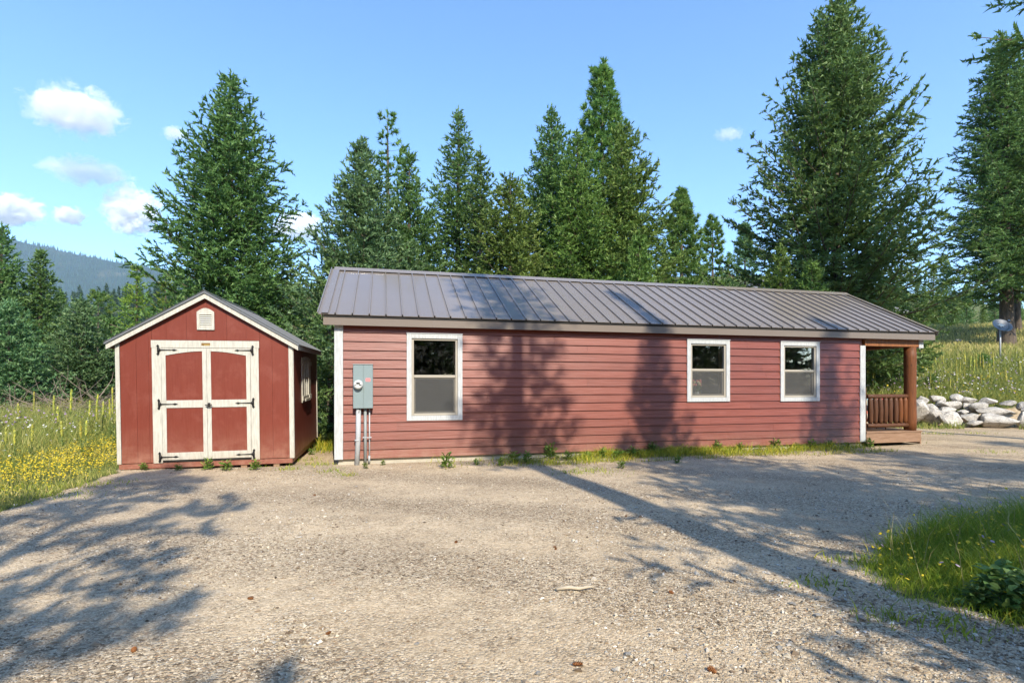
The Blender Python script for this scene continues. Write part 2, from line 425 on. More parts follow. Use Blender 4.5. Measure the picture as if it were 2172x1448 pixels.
def inside(px, py, poly):
    px = np.asarray(px); py = np.asarray(py); r = np.zeros(px.shape, bool); n = len(poly)
    for i in range(n):
        x1, y1 = poly[i]; x2, y2 = poly[(i + 1) % n]
        if y1 == y2: continue
        c = ((y1 > py) != (y2 > py)) & (px < (x2 - x1) * (py - y1) / (y2 - y1) + x1)
        r ^= c
    return r
CA = .24; P0 = (-3.308, 9.747); CU = (math.cos(CA), math.sin(CA)); CV = (-math.sin(CA), math.cos(CA))
def cab(u, v): return (P0[0] + CU[0] * u + CV[0] * v, P0[1] + CU[1] * u + CV[1] * v)
def to_cab(x, y):
    dx = x - P0[0]; dy = y - P0[1]
    return dx * CU[0] + dy * CU[1], dx * CV[0] + dy * CV[1]
def vegmask(x, y):
    m = smooth(-.25, .35, xb_left(y) - x) * smooth(-1, 2, y)
    u, v = to_cab(x, y)
    m = np.maximum(m, smooth(5.6, 7.5, v) * (1 - smooth(14.5, 15.5, u) * (1 - smooth(0, 1, hill_d(x, y)))))
    m = np.maximum(m, smooth(.0, .7, hill_d(x, y)) * smooth(7, 9, x))
    m = np.maximum(m, smooth(1.4, 3.2, v) * (u < -.1) * (u > -3.0))
    m = np.maximum(m, np.where(inside(x + .9 * (fbm(x, y, .7, 4, 81) - .5), y + .9 * (fbm(x, y, .7, 4, 82) - .5), PATCH), .8, 0))
    strip = smooth(-1.05, -.35, v) * (1 - smooth(.0, .1, v)) * smooth(2.0, 3.4, u) * (1 - smooth(11.3, 12.4, u))
    return np.maximum(m, .5 * strip)

def axis(a, fine, step, far, grow=1.12):
    r = [0.0]; s = step
    while r[-1] < far:
        if r[-1] > fine: s *= grow
        r.append(r[-1] + s)
    return r
xs = axis(0, 11, .15, 3400); xs = np.array([-q for q in xs[:0:-1]] + xs)
ys = axis(0, 14, .15, 3600); ysn = axis(0, 3, .4, 240, 1.3); ys = np.array([-q for q in ysn[:0:-1]] + ys)
X, Y = np.meshgrid(xs, ys); Z = gz(X, Y)
nx, ny = len(xs), len(ys)
idx = np.arange(nx * ny).reshape(ny, nx)
F = np.stack([idx[:-1, :-1], idx[:-1, 1:], idx[1:, 1:], idx[1:, :-1]], -1).reshape(-1, 4)
me = mesh_np('ground', np.stack([X, Y, Z], -1).reshape(-1, 3), F, [M_GROUND], smooth_=True)
at = me.attributes.new('veg', 'FLOAT', 'POINT'); at.data.foreach_set('value', vegmask(X, Y).ravel().astype(np.float32))
link('ground', me, kind='structure')

# mountain ridge far to the left, sinking to the right
mx = np.linspace(-3300, 3300, 160); my = np.linspace(1150, 3500, 70)
MX, MY = np.meshgrid(mx, my)
PXR = [-2500, -600, 0, 170, 330, 640, 1000, 1400, 2200, 4000]; PYR = [500, 470, 493, 535, 572, 612, 640, 652, 665, 690]
def ridge(x):
    px = 1086 + 1105.4 * x / 3000
    return (813 - np.interp(px, PXR, PYR)) / 1105.4 * 3000
def mz(x, y):
    t = np.clip((y - 1150) / 1850, 0, 1.27)
    prof = np.where(t <= 1, t ** 1.25, 1 - (t - 1) * 1.4)
    return 20 + (ridge(x) - 20) * prof + (fbm(x, y, 620, 4, 11) - .5) * 130 * np.clip(t * 2, 0, 1) * np.clip(1.35 - t, .25, 1)
MZ = mz(MX, MY)
ii = np.arange(MX.size).reshape(MX.shape)
F = np.stack([ii[:-1, :-1], ii[:-1, 1:], ii[1:, 1:], ii[1:, :-1]], -1).reshape(-1, 4)
link('mountain', mesh_np('mountain', np.stack([MX, MY, MZ], -1).reshape(-1, 3), F, [M_HILL], smooth_=True), kind='structure')

HZ = MB().box(-3600, 3600, -320, 3800, -25, 1250)
g = G('haze_air')
HZM = g.done(None, g.n('ShaderNodeVolumePrincipled', {'Color': (.55, .75, 1, 1), 'Density': .0001, 'Anisotropy': .0}))
HZ.obj('haze', HZM, None, kind='stuff', label='thin blue summer haze over the valley and mountain', cat='haze')

# ------------------------------------------------------------------ conifers
def unit(a): return a / np.maximum(np.linalg.norm(a, axis=-1, keepdims=True), 1e-9)
def tube_np(P, R, n):
    """P (k,3), R (k,) -> verts, quads"""
    k = len(P); t = unit(np.gradient(P, axis=0))
    ref = np.array([0, 0, 1.0]) if abs(t[0][2]) < .8 else np.array([1.0, 0, 0])
    a = unit(np.cross(t, ref)); b = np.cross(t, a)
    q = np.arange(n) * 2 * np.pi / n
    V = P[:, None] + R[:, None, None] * (a[:, None] * np.cos(q)[None, :, None] + b[:, None] * np.sin(q)[None, :, None])
    i = np.arange(k * n).reshape(k, n)
    Fq = np.stack([i[:-1], np.roll(i, -1, 1)[:-1], np.roll(i, -1, 1)[1:], i[1:]], -1).reshape(-1, 4)
    return V.reshape(-1, 3), Fq

def cards(P, D, Nn, ln, wd, rng):
    """kite-shaped leaf cards: base P, direction D, normal Nn"""
    s = unit(np.cross(D, Nn)); ln = ln[:, None]; wd = wd[:, None]
    m = P + D * ln * .45
    up = unit(np.cross(s, D)) * wd * .25
    V = np.stack([P, m + s * wd * .5 + up, P + D * ln, m - s * wd * .5 + up], 1).reshape(-1, 3)
    i = np.arange(len(P) * 4).reshape(-1, 4)
    return V, i

def sprays(P, D, Nn, ln, wd):
    s = unit(np.cross(D, Nn)) * (wd * .5)[:, None]
    V = np.stack([P - s, P + s, P + D * ln[:, None]], 1).reshape(-1, 3)
    return V, np.arange(len(P) * 3).reshape(-1, 3)

def conifer(seed, H, cb, R, p=.8, lo=-.1, hi=.75, gap=.4, per=5, tuft=.15, tw=.07, tsp=.09, twsp=.17, curl=.14,
            style='fir', cap=26000, r0=None, lean=0, asym=0, sparse=0, bare_low=0, tipbulge=.5, low_cut=None):
    rng = np.random.default_rng(seed)
    cap = int(cap * 2.7); gap *= .82
    r0 = r0 or H * .0135 + .03
    # trunk
    k = 14; hz = np.linspace(0, H, k)
    wob = np.cumsum(rng.normal(0, .012, (k, 2)), 0) * H * .06
    TP = np.column_stack([wob[:, 0] * .5 + lean * hz, wob[:, 1] * .5, hz]); TP -= TP[0] * [1, 1, 0]
    TR = r0 * (1 - hz / H) ** .85 + .008; TR[0] *= 1.35
    tv, tf = tube_np(TP, TR, 9)
    WV = []; WF = []; wn = 0
    tS = []; tD = []; tL = []; tE = []   # twig start, dir, length
    z = cb; golden = rng.random() * 6
    while z < H * .985:
        rel = (z - cb) / (H - cb)
        prof = (1 - rel) ** p * min(1, tipbulge + rel * 4)
        npb = max(3, int(round(per * (1 if rel < .8 else .8))))
        for b in range(npb):
            if rng.random() < sparse: continue
            az = golden + 2 * np.pi * b / npb + rng.normal(0, .25)
            L = max(.16, R * prof * rng.uniform(.78, 1.07) * (1 + asym * math.cos(az)) * (.9 + .22 * rng.random()))
            e0 = lo + (hi - lo) * rel ** .8 + rng.normal(0, .09)
            zz = z + rng.normal(0, gap * .28)
            if zz < cb * .8 or zz > H: continue
            hd = np.array([math.cos(az), math.sin(az), 0])
            s = np.linspace(0, 1, 6)
            base = np.array([np.interp(zz, hz, TP[:, 0]), np.interp(zz, hz, TP[:, 1]), zz])
            side_b = rng.normal(0, .07)
            sd_ = np.array([-hd[1], hd[0], 0])
            P = base + hd * (L * math.cos(e0) * s)[:, None] + sd_ * (side_b * L * s ** 2)[:, None]
            P[:, 2] += L * math.sin(e0) * s + curl * L * s ** 2 - .05 * L * np.sin(s * np.pi)
            br = max(.007, L * .011) * (1 - s * .8)
            v_, f_ = tube_np(P[::2] if L < .8 else P, br[::2] if L < .8 else br, 3)
            WV.append(v_); WF.append(f_ + wn); wn += len(v_)
            # twigs
            s0 = (.08 if style == 'fir' else .38) + bare_low * (1 - rel)
            nt_ = max(2, int(L * (1 - s0) / twsp))
            st = s0 + (1 - s0) * (np.arange(nt_) + rng.random(nt_)) / nt_
            for sgn in (-1, 1):
                T = np.stack([np.interp(st, s, P[:, q]) for q in range(3)], 1)
                tang = unit(P[-1] - P[-3] + 1e-6)
                rollv = rng.normal(0, .45, nt_) - .1
                upv = np.array([0, 0, 1.0])
                sv = sd_ * sgn * np.cos(rollv)[:, None] + upv * np.sin(rollv)[:, None]
                ang = rng.uniform(.7, 1.05, nt_)
                d_ = unit(tang * np.cos(ang)[:, None] + sv * np.sin(ang)[:, None])
                tl = (min(.8, .36 * L) * (1.03 - st) ** .6 + min(.2, .12 + .03 * L)) * rng.uniform(.6, 1.15, nt_)
                if style == 'pine': tl = tl * .75
                tS.append(T); tD.append(d_); tL.append(tl)
            tS.append(P[-1:] - tang * .05); tD.append(tang[None]); tL.append(np.array([.14 if style == 'fir' else .08]))
        golden += 2.4
        z += gap * (1 - .45 * rel) * rng.uniform(.8, 1.2)
    # leader
    tS.append(np.array([[TP[-1, 0], TP[-1, 1], H * .97]])); tD.append(np.array([[0, 0, 1.0]])); tL.append(np.array([H * .03 + .25]))
    S_ = np.concatenate(tS); D_ = np.concatenate(tD); L_ = np.concatenate(tL)
    if style == 'fir':
        cnt = np.maximum(1, np.ceil(L_ / (tsp * .3))).astype(int)
        id_ = np.repeat(np.arange(len(L_)), cnt)
        j = np.arange(len(id_)) - np.repeat(np.cumsum(cnt) - cnt, cnt)
        t = (j + rng.random(len(id_)) * .8) / cnt[id_]
        Pp = S_[id_] + D_[id_] * (L_[id_] * t)[:, None]
        Pp[:, 2] -= .12 * L_[id_] * t ** 2
        Dd = unit(D_[id_] + rng.normal(0, .6, (len(id_), 3)) + [0, 0, .12])
        ln = tuft * .82 * rng.uniform(.7, 1.3, len(id_)); wd = tw * .72 * rng.uniform(.7, 1.3, len(id_))
    else:
        # pine: bottle-brush clusters at the twig ends
        nn = 20
        id_ = np.repeat(np.arange(len(L_)), nn)
        t = rng.uniform(.55, 1.05, len(id_))
        Pp = S_[id_] + D_[id_] * (L_[id_] * t)[:, None]
        Dd = unit(D_[id_] * .75 + rng.normal(0, .62, (len(id_), 3)) + [0, 0, .22])
        ln = tuft * 1.5 * rng.uniform(.7, 1.2, len(id_)); wd = tw * .8 * rng.uniform(.7, 1.2, len(id_))
    if len(Pp) > cap:
        ke = rng.random(len(Pp)) < cap / len(Pp); f_ = (len(Pp) / cap) ** .5
        Pp = Pp[ke]; Dd = Dd[ke]; ln = ln[ke] * min(f_, 1.6); wd = wd[ke] * min(f_, 1.6); id_ = id_[ke]
    Nn = unit(rng.normal(0, .75, (len(Pp), 3)) + [0, 0, .8])
    cv, cf = sprays(Pp - Dd * ln[:, None] * .2, Dd, Nn, ln, wd)
    tw_t = rng.random(len(L_))
    tint = np.clip(.5 * tw_t[id_] + .5 * rng.random(len(Pp)), 0, 1)
    return dict(trunk=(tv, tf), branches=(np.concatenate(WV), np.concatenate(WF)), crown=(cv, cf, tint))

def tree_meshes(d, leaf, bark=M_BARK):
    return (mesh_np('trunk', *d['trunk'], [bark], smooth_=True), mesh_np('branches', *d['branches'], [bark]),
            mesh_np('crown', d['crown'][0], d['crown'][1], [leaf], tint=d['crown'][2]))
def place_tree(name, ms, x, y, label, cat='tree', group=None, scale=1, rz=0, sink=.1):
    e = link(name, None, label=label, cat=cat, group=group, loc=(x, y, float(gz(x, y)) - sink), rot=(0, 0, rz))
    e.scale = (scale if hasattr(scale, '__len__') else (scale,) * 3)
    for n, m in zip(('trunk', 'branches', 'crown'), ms): link(n, m, e)
    return e
def xy(px, Yd): return ((px - 1086) / 1105.4 * Yd, Yd)
def top_h(py, Yd, x): return CAM_H + (813.2 - py) / 1105.4 * Yd - float(gz(x, Yd)) + .1
GB = 'conifers behind the cabin'; GL_ = 'conifers at the meadow edge left of the shed'; GR = 'conifers on the slope right of the cabin'
def T(seed, px, py, Yd, hw, leaf, label, group, name='fir_tree', rz=None, **kw):
    x, y = xy(px, Yd); H = top_h(py, Yd, x)
    kw.setdefault('cb', 1.0)
    d = conifer(seed, H, kw.pop('cb'), hw * 1.33 / 1105.4 * Yd, **kw)
    return place_tree(name, tree_meshes(d, leaf), x, y, label, 'tree', group)
# big solitary trees
T(1, 490, 158, 19, 166, M_FIR, 'broad full fir standing right behind the small shed', GB, cb=1.6, p=.72, lo=-.02, hi=.7, gap=.33, per=6, tuft=.19, tw=.085, tsp=.1, twsp=.18, cap=36000, sparse=.12, tipbulge=.75)
T(2, 1772, -6, 22, 200, M_FIR, 'tallest broad fir, rising behind the right end of the cabin roof', GB, cb=1.2, p=.7, lo=-.12, hi=.8, gap=.33, per=6, tuft=.2, tw=.09, tsp=.11, twsp=.2, curl=.2, cap=42000, tipbulge=.6, asym=-.03, sparse=.12)
T(3, 2135, 72, 31, 108, M_FIR, 'dark tall fir on the slope with a thick bare lower trunk beside the satellite dish', GR, cb=3.0, p=.55, lo=-.25, hi=.5, gap=.4, per=6, tuft=.22, tw=.1, tsp=.12, twsp=.22, cap=40000, r0=.36, tipbulge=.7)
T(4, 2212, 110, 33, 130, M_OLIVE, 'tall fir half out of frame at the right edge with slim dark trunk', GR, cb=3.8, p=.6, lo=-.15, hi=.5, gap=.42, per=6, tuft=.22, tw=.1, tsp=.13, twsp=.24, cap=26000, r0=.34)
T(5, 2158, 260, 36, 100, M_FIR, 'slender fir hidden behind the thick trunk on the slope', GR, cb=5.5, p=.7, gap=.5, tuft=.24, tw=.11, tsp=.14, twsp=.26, cap=16000, r0=.2)
# row behind the cabin
T(10, 768, 302, 17.5, 156, M_SPRUCE, 'pale silvery green spruce behind the left end of the cabin roof', GB, name='spruce_tree', cb=.8, p=.78, lo=.0, hi=.85, gap=.32, per=6, tuft=.17, tw=.075, tsp=.09, twsp=.17, curl=.22, cap=28000)
T(11, 822, 248, 23, 62, M_PINE, 'thin pine with a nearly bare topped trunk above its neighbours', GB, name='pine_tree', style='pine', cb=3.5, p=.45, lo=-.05, hi=.3, gap=.5, per=4, tuft=.17, tw=.07, sparse=.3, cap=9000)
T(12, 868, 326, 20, 112, M_FIR, 'medium fir behind the cabin between the spruce and the tall narrow fir', GB, cb=1, p=.75, gap=.34, per=6, tuft=.18, tw=.08, tsp=.1, twsp=.18, cap=26000, sparse=.12)
T(13, 970, 232, 23, 125, M_FIR, 'tall narrow dark fir with a pointed open top', GB, cb=1.2, p=.8, gap=.36, per=5, tuft=.19, tw=.085, tsp=.11, twsp=.19, cap=28000, sparse=.08)
T(14, 1019, 318, 21, 92, M_FIR, 'slim fir leaning close to the tall narrow dark fir', GB, cb=1, p=.72, gap=.34, per=5, tuft=.18, tw=.08, tsp=.1, twsp=.18, cap=20000, sparse=.12)
T(15, 1082, 378, 19, 117, M_OLIVE, 'low olive green fir filling the gap in the middle of the tree row', GB, cb=.8, p=.6, gap=.32, per=6, tuft=.18, tw=.08, tsp=.1, twsp=.18, cap=22000, sparse=.12, tipbulge=.8)
T(16, 1170, 228, 22, 134, M_FIR, 'dense narrow spire shaped fir left of the clumpy pine', GB, cb=1, p=.78, lo=.0, gap=.32, per=6, tuft=.18, tw=.08, tsp=.1, twsp=.18, cap=30000, sparse=.12)
T(17, 1226, 285, 20, 125, M_OLIVE, 'bright fir in front of the clumpy topped pine', GB, cb=.8, p=.72, gap=.33, per=6, tuft=.18, tw=.08, tsp=.1, twsp=.18, cap=26000, sparse=.12)
T(18, 1276, 150, 26, 62, M_PINE, 'tall pine with rounded clumpy crown above the row', GB, name='pine_tree', style='pine', cb=5.0, p=.38, lo=.05, hi=.7, gap=.42, per=6, tuft=.21, tw=.09, twsp=.2, cap=26000, tipbulge=.8)
T(19, 1318, 262, 20.5, 134, M_OLIVE, 'wide fir with long drooping right hand branches beside the gap in the row', GB, cb=.8, p=.68, lo=-.1, gap=.33, per=6, tuft=.19, tw=.08, tsp=.1, twsp=.18, cap=32000, sparse=.12, asym=.16)
T(20, 1356, 500, 17.5, 62, M_OLIVE, 'young bright fir at the right foot of the tree row', GB, cb=.5, p=.6, gap=.28, per=6, tuft=.15, tw=.07, tsp=.09, twsp=.15, cap=11000)
T(21, 1446, 408, 37, 46, M_PINE, 'full pine standing alone in the gap over the cabin roof', GB, name='pine_tree', style='pine', cb=2.5, p=.55, lo=.1, hi=.8, gap=.42, per=6, tuft=.26, tw=.12, twsp=.24, cap=17000)
T(22, 1511, 464, 42, 27, M_PINE, 'small loose pine right of the lone full pine', GB, name='pine_tree', style='pine', cb=3.5, p=.45, lo=.1, hi=.7, gap=.55, per=5, tuft=.27, tw=.13, twsp=.27, cap=8000, sparse=.15)
T(23, 1546, 538, 46, 28, M_FIR, 'smallest far fir beside the grey neighbour roof', GB, cb=1.5, p=.7, gap=.5, per=5, tuft=.3, tw=.13, tsp=.18, twsp=.3, cap=4500)
T(24, 1580, 478, 52, 26, M_SPRUCE, 'bluish pine peeking out left of the tallest fir', GB, name='pine_tree', style='pine', cb=3, p=.5, gap=.6, per=5, tuft=.3, tw=.15, twsp=.32, cap=8000)
T(25, 1655, 528, 18.5, 62, M_OLIVE, 'young light green fir at the foot of the tallest fir, left side', GB, cb=.5, p=.62, gap=.27, per=6, tuft=.15, tw=.065, tsp=.09, twsp=.15, cap=14000)
T(26, 1722, 562, 17.6, 66, M_OLIVE, 'low young fir just over the cabin ridge under the tallest fir', GB, cb=.5, p=.6, gap=.27, per=6, tuft=.15, tw=.065, tsp=.09, twsp=.15, cap=12000)
T(27, 1862, 616, 22, 60, M_FIR, 'wide low fir seen through the open porch', GB, cb=.4, p=.5, lo=-.05, gap=.3, per=7, tuft=.18, tw=.08, tsp=.1, twsp=.17, cap=20000, tipbulge=.9)
T(28, 1950, 672, 25.5, 30, M_OLIVE, 'small fir behind the right eave of the cabin', GR, cb=.4, p=.6, gap=.3, per=6, tuft=.18, tw=.08, tsp=.11, twsp=.18, cap=9000)
# between shed and cabin, right of the shed
T(30, 616, 555, 21.5, 50, M_OLIVE, 'thin ragged fir right of the shed with grey dead lower branches', GB, cb=2.2, p=.5, lo=-.2, gap=.42, per=5, tuft=.18, tw=.08, tsp=.11, twsp=.2, cap=12000, sparse=.2)
T(31, 700, 560, 16, 50, M_FIR, 'dark green fir filling the gap between shed and cabin', GB, cb=.3, p=.55, lo=-.1, gap=.27, per=6, tuft=.15, tw=.065, tsp=.09, twsp=.15, cap=20000, tipbulge=.9)
T(32, 655, 632, 24, 40, M_SPRUCE, 'grey green young spruce behind the shed roof eave', GB, name='spruce_tree', cb=.4, p=.6, gap=.33, per=6, tuft=.18, tw=.08, tsp=.11, twsp=.2, cap=10000)
# left forest edge
T(40, 4, 482, 23, 70, M_FIR, 'tall fir cut by the left edge of the picture', GL_, cb=.6, p=.65, gap=.34, per=6, tuft=.19, tw=.085, tsp=.11, twsp=.19, cap=26000)
T(41, 86, 532, 24, 62, M_FIR, 'dark pointed fir second from the left edge', GL_, cb=.6, p=.65, gap=.34, per=6, tuft=.19, tw=.085, tsp=.11, twsp=.19, cap=22000)
T(42, 172, 636, 20, 74, M_SPRUCE, 'low broad spruce in front of the forest left of the shed', GL_, name='spruce_tree', cb=.3, p=.62, lo=.05, gap=.28, per=6, tuft=.17, tw=.075, tsp=.1, twsp=.17, cap=22000)
T(43, 20, 645, 17.5, 80, M_SPRUCE, 'bluish bushy young spruce nearest the left edge', GL_, name='spruce_tree', cb=.2, p=.6, lo=.05, gap=.28, per=6, tuft=.16, tw=.07, tsp=.1, twsp=.17, cap=18000)
T(44, 290, 566, 27, 46, M_LARCH, 'yellow green feathery larch left of the shed roof', GL_, name='larch_tree', cb=.6, p=.6, lo=-.1, hi=.5, gap=.42, per=5, tuft=.2, tw=.075, tsp=.12, twsp=.22, cap=15000)
T(45, 352, 590, 28, 45, M_LARCH, 'second larch half behind the big fir and shed roof', GL_, name='larch_tree', cb=.6, p=.6, lo=-.1, hi=.5, gap=.45, per=5, tuft=.2, tw=.075, tsp=.12, twsp=.24, cap=11000)
T(46, 236, 680, 21.5, 52, M_FIR, 'small dark fir next to the left wall of the shed', GL_, cb=.3, p=.6, gap=.3, per=6, tuft=.17, tw=.075, tsp=.1, twsp=.18, cap=14000)
T(47, 128, 622, 30, 40, M_FIR, 'mid sized fir in the second row of the left forest', GL_, cb=.5, p=.65, gap=.4, per=5, tuft=.22, tw=.1, tsp=.13, twsp=.24, cap=10000)
T(48, 208, 628, 46, 30, M_PINE, 'gaunt pine with a long bare pale trunk above the low spruce', GL_, name='pine_tree', style='pine', cb=7.6, p=.4, gap=.6, per=5, tuft=.26, tw=.12, twsp=.3, cap=5000)
T(49, -70, 520, 21, 95, M_FIR, 'fir mostly outside the left edge of the picture', GL_, cb=.5, p=.65, gap=.36, per=6, tuft=.2, tw=.09, tsp=.12, twsp=.2, cap=14000)
T(50, 420, 610, 30, 60, M_FIR, 'fir peeking over the left slope of the shed roof', GB, cb=.5, p=.65, gap=.42, per=5, tuft=.22, tw=.1, tsp=.13, twsp=.24, cap=9000)
T(51, 560, 570, 27, 60, M_FIR, 'fir peeking out right of the broad fir behind the shed', GB, cb=.5, p=.65, gap=.4, per=5, tuft=.22, tw=.1, tsp=.13, twsp=.24, cap=9000)
# trees further up the right slope
far_v = [tree_meshes(conifer(80 + i, 15, 1.2, 2.9, p=.65, gap=.6, per=5, tuft=.4, tw=.19, tsp=.24, twsp=.36, cap=5500), m) for i, m in enumerate((M_FIR, M_OLIVE, M_FIR))]
far_l = ['pale distant fir at the right eave of the cabin', 'distant fir with rounded top over the slope crest', 'taller distant fir in the hazy group on the slope',
         'hazy fir between the eave and the dark tall fir', 'distant fir low on the slope under the dark fir branches', 'small distant fir at the left end of the hazy group',
         'distant fir behind the trunk of the dark tall fir', 'distant fir seen low under the bare trunks', 'nearer fir in the middle of the hazy group', 'nearer fir at the right of the hazy group', 'lowest fir of the hazy group, just over the eave']
for i, (px, py, Yd) in enumerate([(1945, 574, 62), (1980, 560, 66), (2008, 548, 58), (2050, 600, 64), (2085, 640, 60), (1912, 590, 75), (2110, 600, 70), (2165, 640, 66), (1960, 600, 50), (2025, 615, 46), (1925, 640, 44)]):
    x, y = xy(px, Yd); Hh = top_h(py, Yd, x)
    place_tree('fir_tree', far_v[i % 3], x, y, far_l[i], 'tree', 'hazy firs far up the slope', Hh / 15, i * 1.7)

# trees behind and beside the camera: they cast the shadows and stand mirrored in the window panes
GS = 'trees standing on the near side of the drive behind the photographer'
d = conifer(60, 21, 10.6, 1.55, p=.5, lo=-.1, hi=.4, gap=.5, per=5, tuft=.2, tw=.08, tsp=.11, twsp=.24, cap=9000, r0=.36, sparse=.15)
place_tree('fir_tree', tree_meshes(d, M_FIR), 4.85, -2.66, 'tall thin fir whose straight trunk shadow crosses the drive and climbs the siding', 'tree', GS)
d = conifer(61, 16.9, 1.0, 7.0, p=1.85, lo=-.12, hi=.6, gap=.42, per=7, tuft=.2, tw=.085, tsp=.12, twsp=.24, cap=20000, sparse=.16)
place_tree('fir_tree', tree_meshes(d, M_FIR), 7.9, -2.1, 'broad fir shading the right part of the drive up to the double windows', 'tree', GS)
d = conifer(62, 16.6, 1.5, 3.9, p=.9, lo=-.1, hi=.6, gap=.5, per=6, tuft=.2, tw=.08, tsp=.12, twsp=.26, cap=12000, sparse=.15)
place_tree('fir_tree', tree_meshes(d, M_FIR), 13.0, -2.7, 'fir shading the right end of the cabin and its last window', 'tree', GS)
d = conifer(63, 10.6, 1.6, 3.1, p=.75, style='pine', lo=.0, hi=.6, gap=.55, per=5, tuft=.2, tw=.075, twsp=.28, cap=7000, sparse=.22)
place_tree('pine_tree', tree_meshes(d, M_PINE), -1.6, -3.3, 'loose limbed pine dappling the left corner of the drive', 'tree', GS)
d = conifer(64, 8.2, 1.4, 2.9, p=.6, style='pine', lo=.0, hi=.6, gap=.55, per=5, tuft=.2, tw=.075, twsp=.28, cap=6000, sparse=.2)
place_tree('pine_tree', tree_meshes(d, M_PINE), -3.6, -3.6, 'shorter pine left of the loose limbed one', 'tree', GS)
d = conifer(65, 15, 9.4, 3.7, p=.5, lo=-.25, hi=.4, gap=.5, per=6, tuft=.22, tw=.09, tsp=.12, twsp=.22, cap=15000, r0=.2)
place_tree('fir_tree', tree_meshes(d, M_FIR), 15.0, 12.0, 'fir past the right edge whose bough hangs into the top right corner', 'tree', GR)
d = conifer(66, 14, 3, 3.2, p=.6, lo=-.1, hi=.6, gap=.5, per=6, tuft=.22, tw=.1, tsp=.13, twsp=.24, cap=13000)
ms = tree_meshes(d, M_FIR)
FL_ = ['fir beside the drive to the right of the one shading the porch', 'fir at the far right of the near side of the drive', 'fir behind the photographer opposite the shed', 'tall fir behind the photographer opposite the meter box',
       'shorter fir behind the photographer opposite the first window', 'fir behind the photographer opposite the middle of the cabin wall', 'fir behind the photographer opposite the middle window', 'largest fir behind the photographer, opposite the porch',
       'fir behind the photographer right of the largest one', 'fir behind the photographer opposite the left meadow', 'fir furthest to the right behind the photographer']
for i, (x, y, s_) in enumerate([(18.5, -3.5, 1.05), (40, -14, 1.1), (-12, -21, 1.0), (-6, -24, 1.15), (0, -22, .95), (5, -25, 1.1), (10.5, -23, 1.0), (16, -21, 1.2), (22, -17, 1.1), (-18, -18, 1.1), (34, -18, 1.1)]):
    place_tree('fir_tree', ms, x, y, FL_[i], 'tree', 'firs across the drive facing the windows', s_, i * 1.3)

# far wooded slope and mountain wood: masses
def merge(parts):
    V = []; Fq = []; Tn = []; n = 0
    for v, f, t in parts: V.append(v); Fq.append(f + n); Tn.append(t); n += len(v)
    return np.concatenate(V), np.concatenate(Fq), np.concatenate(Tn)
rng = np.random.default_rng(5)
bases = [conifer(90 + i, 12, 1, 2.5, p=.7, gap=1.1, per=5, tuft=.9, tw=.42, tsp=.5, twsp=.7, cap=160)['crown'] for i in range(4)]
parts = []
for i in range(640):
    Yd = rng.uniform(70, 430) if i > 90 else rng.uniform(55, 110)
    px = rng.uniform(-150, 760); x = (px - 1086) / 1105.4 * Yd
    v, f, t = bases[i % 4]; a = rng.uniform(0, 6.3); s_ = rng.uniform(.8, 1.7) if Yd > 130 else rng.uniform(.45, .8)
    ca, sa = math.cos(a) * s_, math.sin(a) * s_
    parts.append((np.column_stack([v[:, 0] * ca - v[:, 1] * sa + x, v[:, 0] * sa + v[:, 1] * ca + Yd, v[:, 2] * s_ + gz(x, Yd)]), f, t))
v, f, t = merge(parts)
link('far_forest', mesh_np('far_forest', v, f, [M_FARFIR], tint=t), kind='stuff', label='distant conifer wood covering the slope below the mountain', cat='forest')
parts = []
for i in range(150):
    Yd = -rng.uniform(26, 75); x = rng.uniform(-60, 70)
    v, f, t = bases[i % 4]; a = rng.uniform(0, 6.3); s_ = rng.uniform(.9, 1.6)
    ca, sa = math.cos(a) * s_ * 1.2, math.sin(a) * s_ * 1.2
    parts.append((np.column_stack([v[:, 0] * ca - v[:, 1] * sa + x, v[:, 0] * sa + v[:, 1] * ca + Yd, v[:, 2] * s_ + gz(x, Yd)]), f, t))
v, f, t = merge(parts)
link('near_wood', mesh_np('near_wood', v, f, [M_FIR], tint=t), kind='stuff', label='dense conifer wood across the drive, mirrored dark in the window panes', cat='forest')
n = 15000
fx = rng.uniform(-3250, 1800, n); fy = 1300 + 1800 * rng.random(n) ** .6
hh = rng.uniform(14, 30, n); rr = hh * .2
q = np.arange(5) * 2 * np.pi / 5
bz = mz(fx, fy) - 3
V = np.zeros((n, 6, 3)); V[:, :5, 0] = fx[:, None] + rr[:, None] * np.cos(q); V[:, :5, 1] = fy[:, None] + rr[:, None] * np.sin(q); V[:, :5, 2] = bz[:, None]
V[:, 5] = np.column_stack([fx, fy, bz + hh])
b6 = np.arange(n)[:, None] * 6
Fq = np.concatenate([np.column_stack([b6[:, 0] + i, b6[:, 0] + (i + 1) % 5, b6[:, 0] + 5]) for i in range(5)])
link('mountain_forest', mesh_np('mountain_forest', V.reshape(-1, 3), Fq, [M_FARFIR], tint=np.tile(rng.random(n) * .5, 5)), kind='stuff',
     label='tiny conifers covering the blue mountain ridge', cat='forest')

# ------------------------------------------------------------------ cabin (local axes: x along the front wall, y into the house, z up)
L = 12.19; DEP = 4.9; ZB = .104; PIT = .1703; OV = .2; GLF = .204; GRT = 2.041
ZE = 2.79; HD = 2.45; ZR = 4.171; ZF = 2.598
cabin = link('cabin', None, label='long single storey cabin with dusty red lap siding and a brown steel roof', cat='cabin', loc=(P0[0], P0[1], 0), rot=(0, 0, CA))
WIN = [(1.312, 2.39, .805, 2.486), (7.362, 8.439, 1.119, 2.491), (9.782, 10.868, 1.108, 2.49)]
TW = .092
MB().box(.06, L - .02, .03, DEP - .03, -.3, ZB + .01).obj('foundation', M_CONC, cabin)
MB().box(.05, L - .02, -.004, .03, -.02, .03).obj('footing_ledge', M_CONC, cabin)
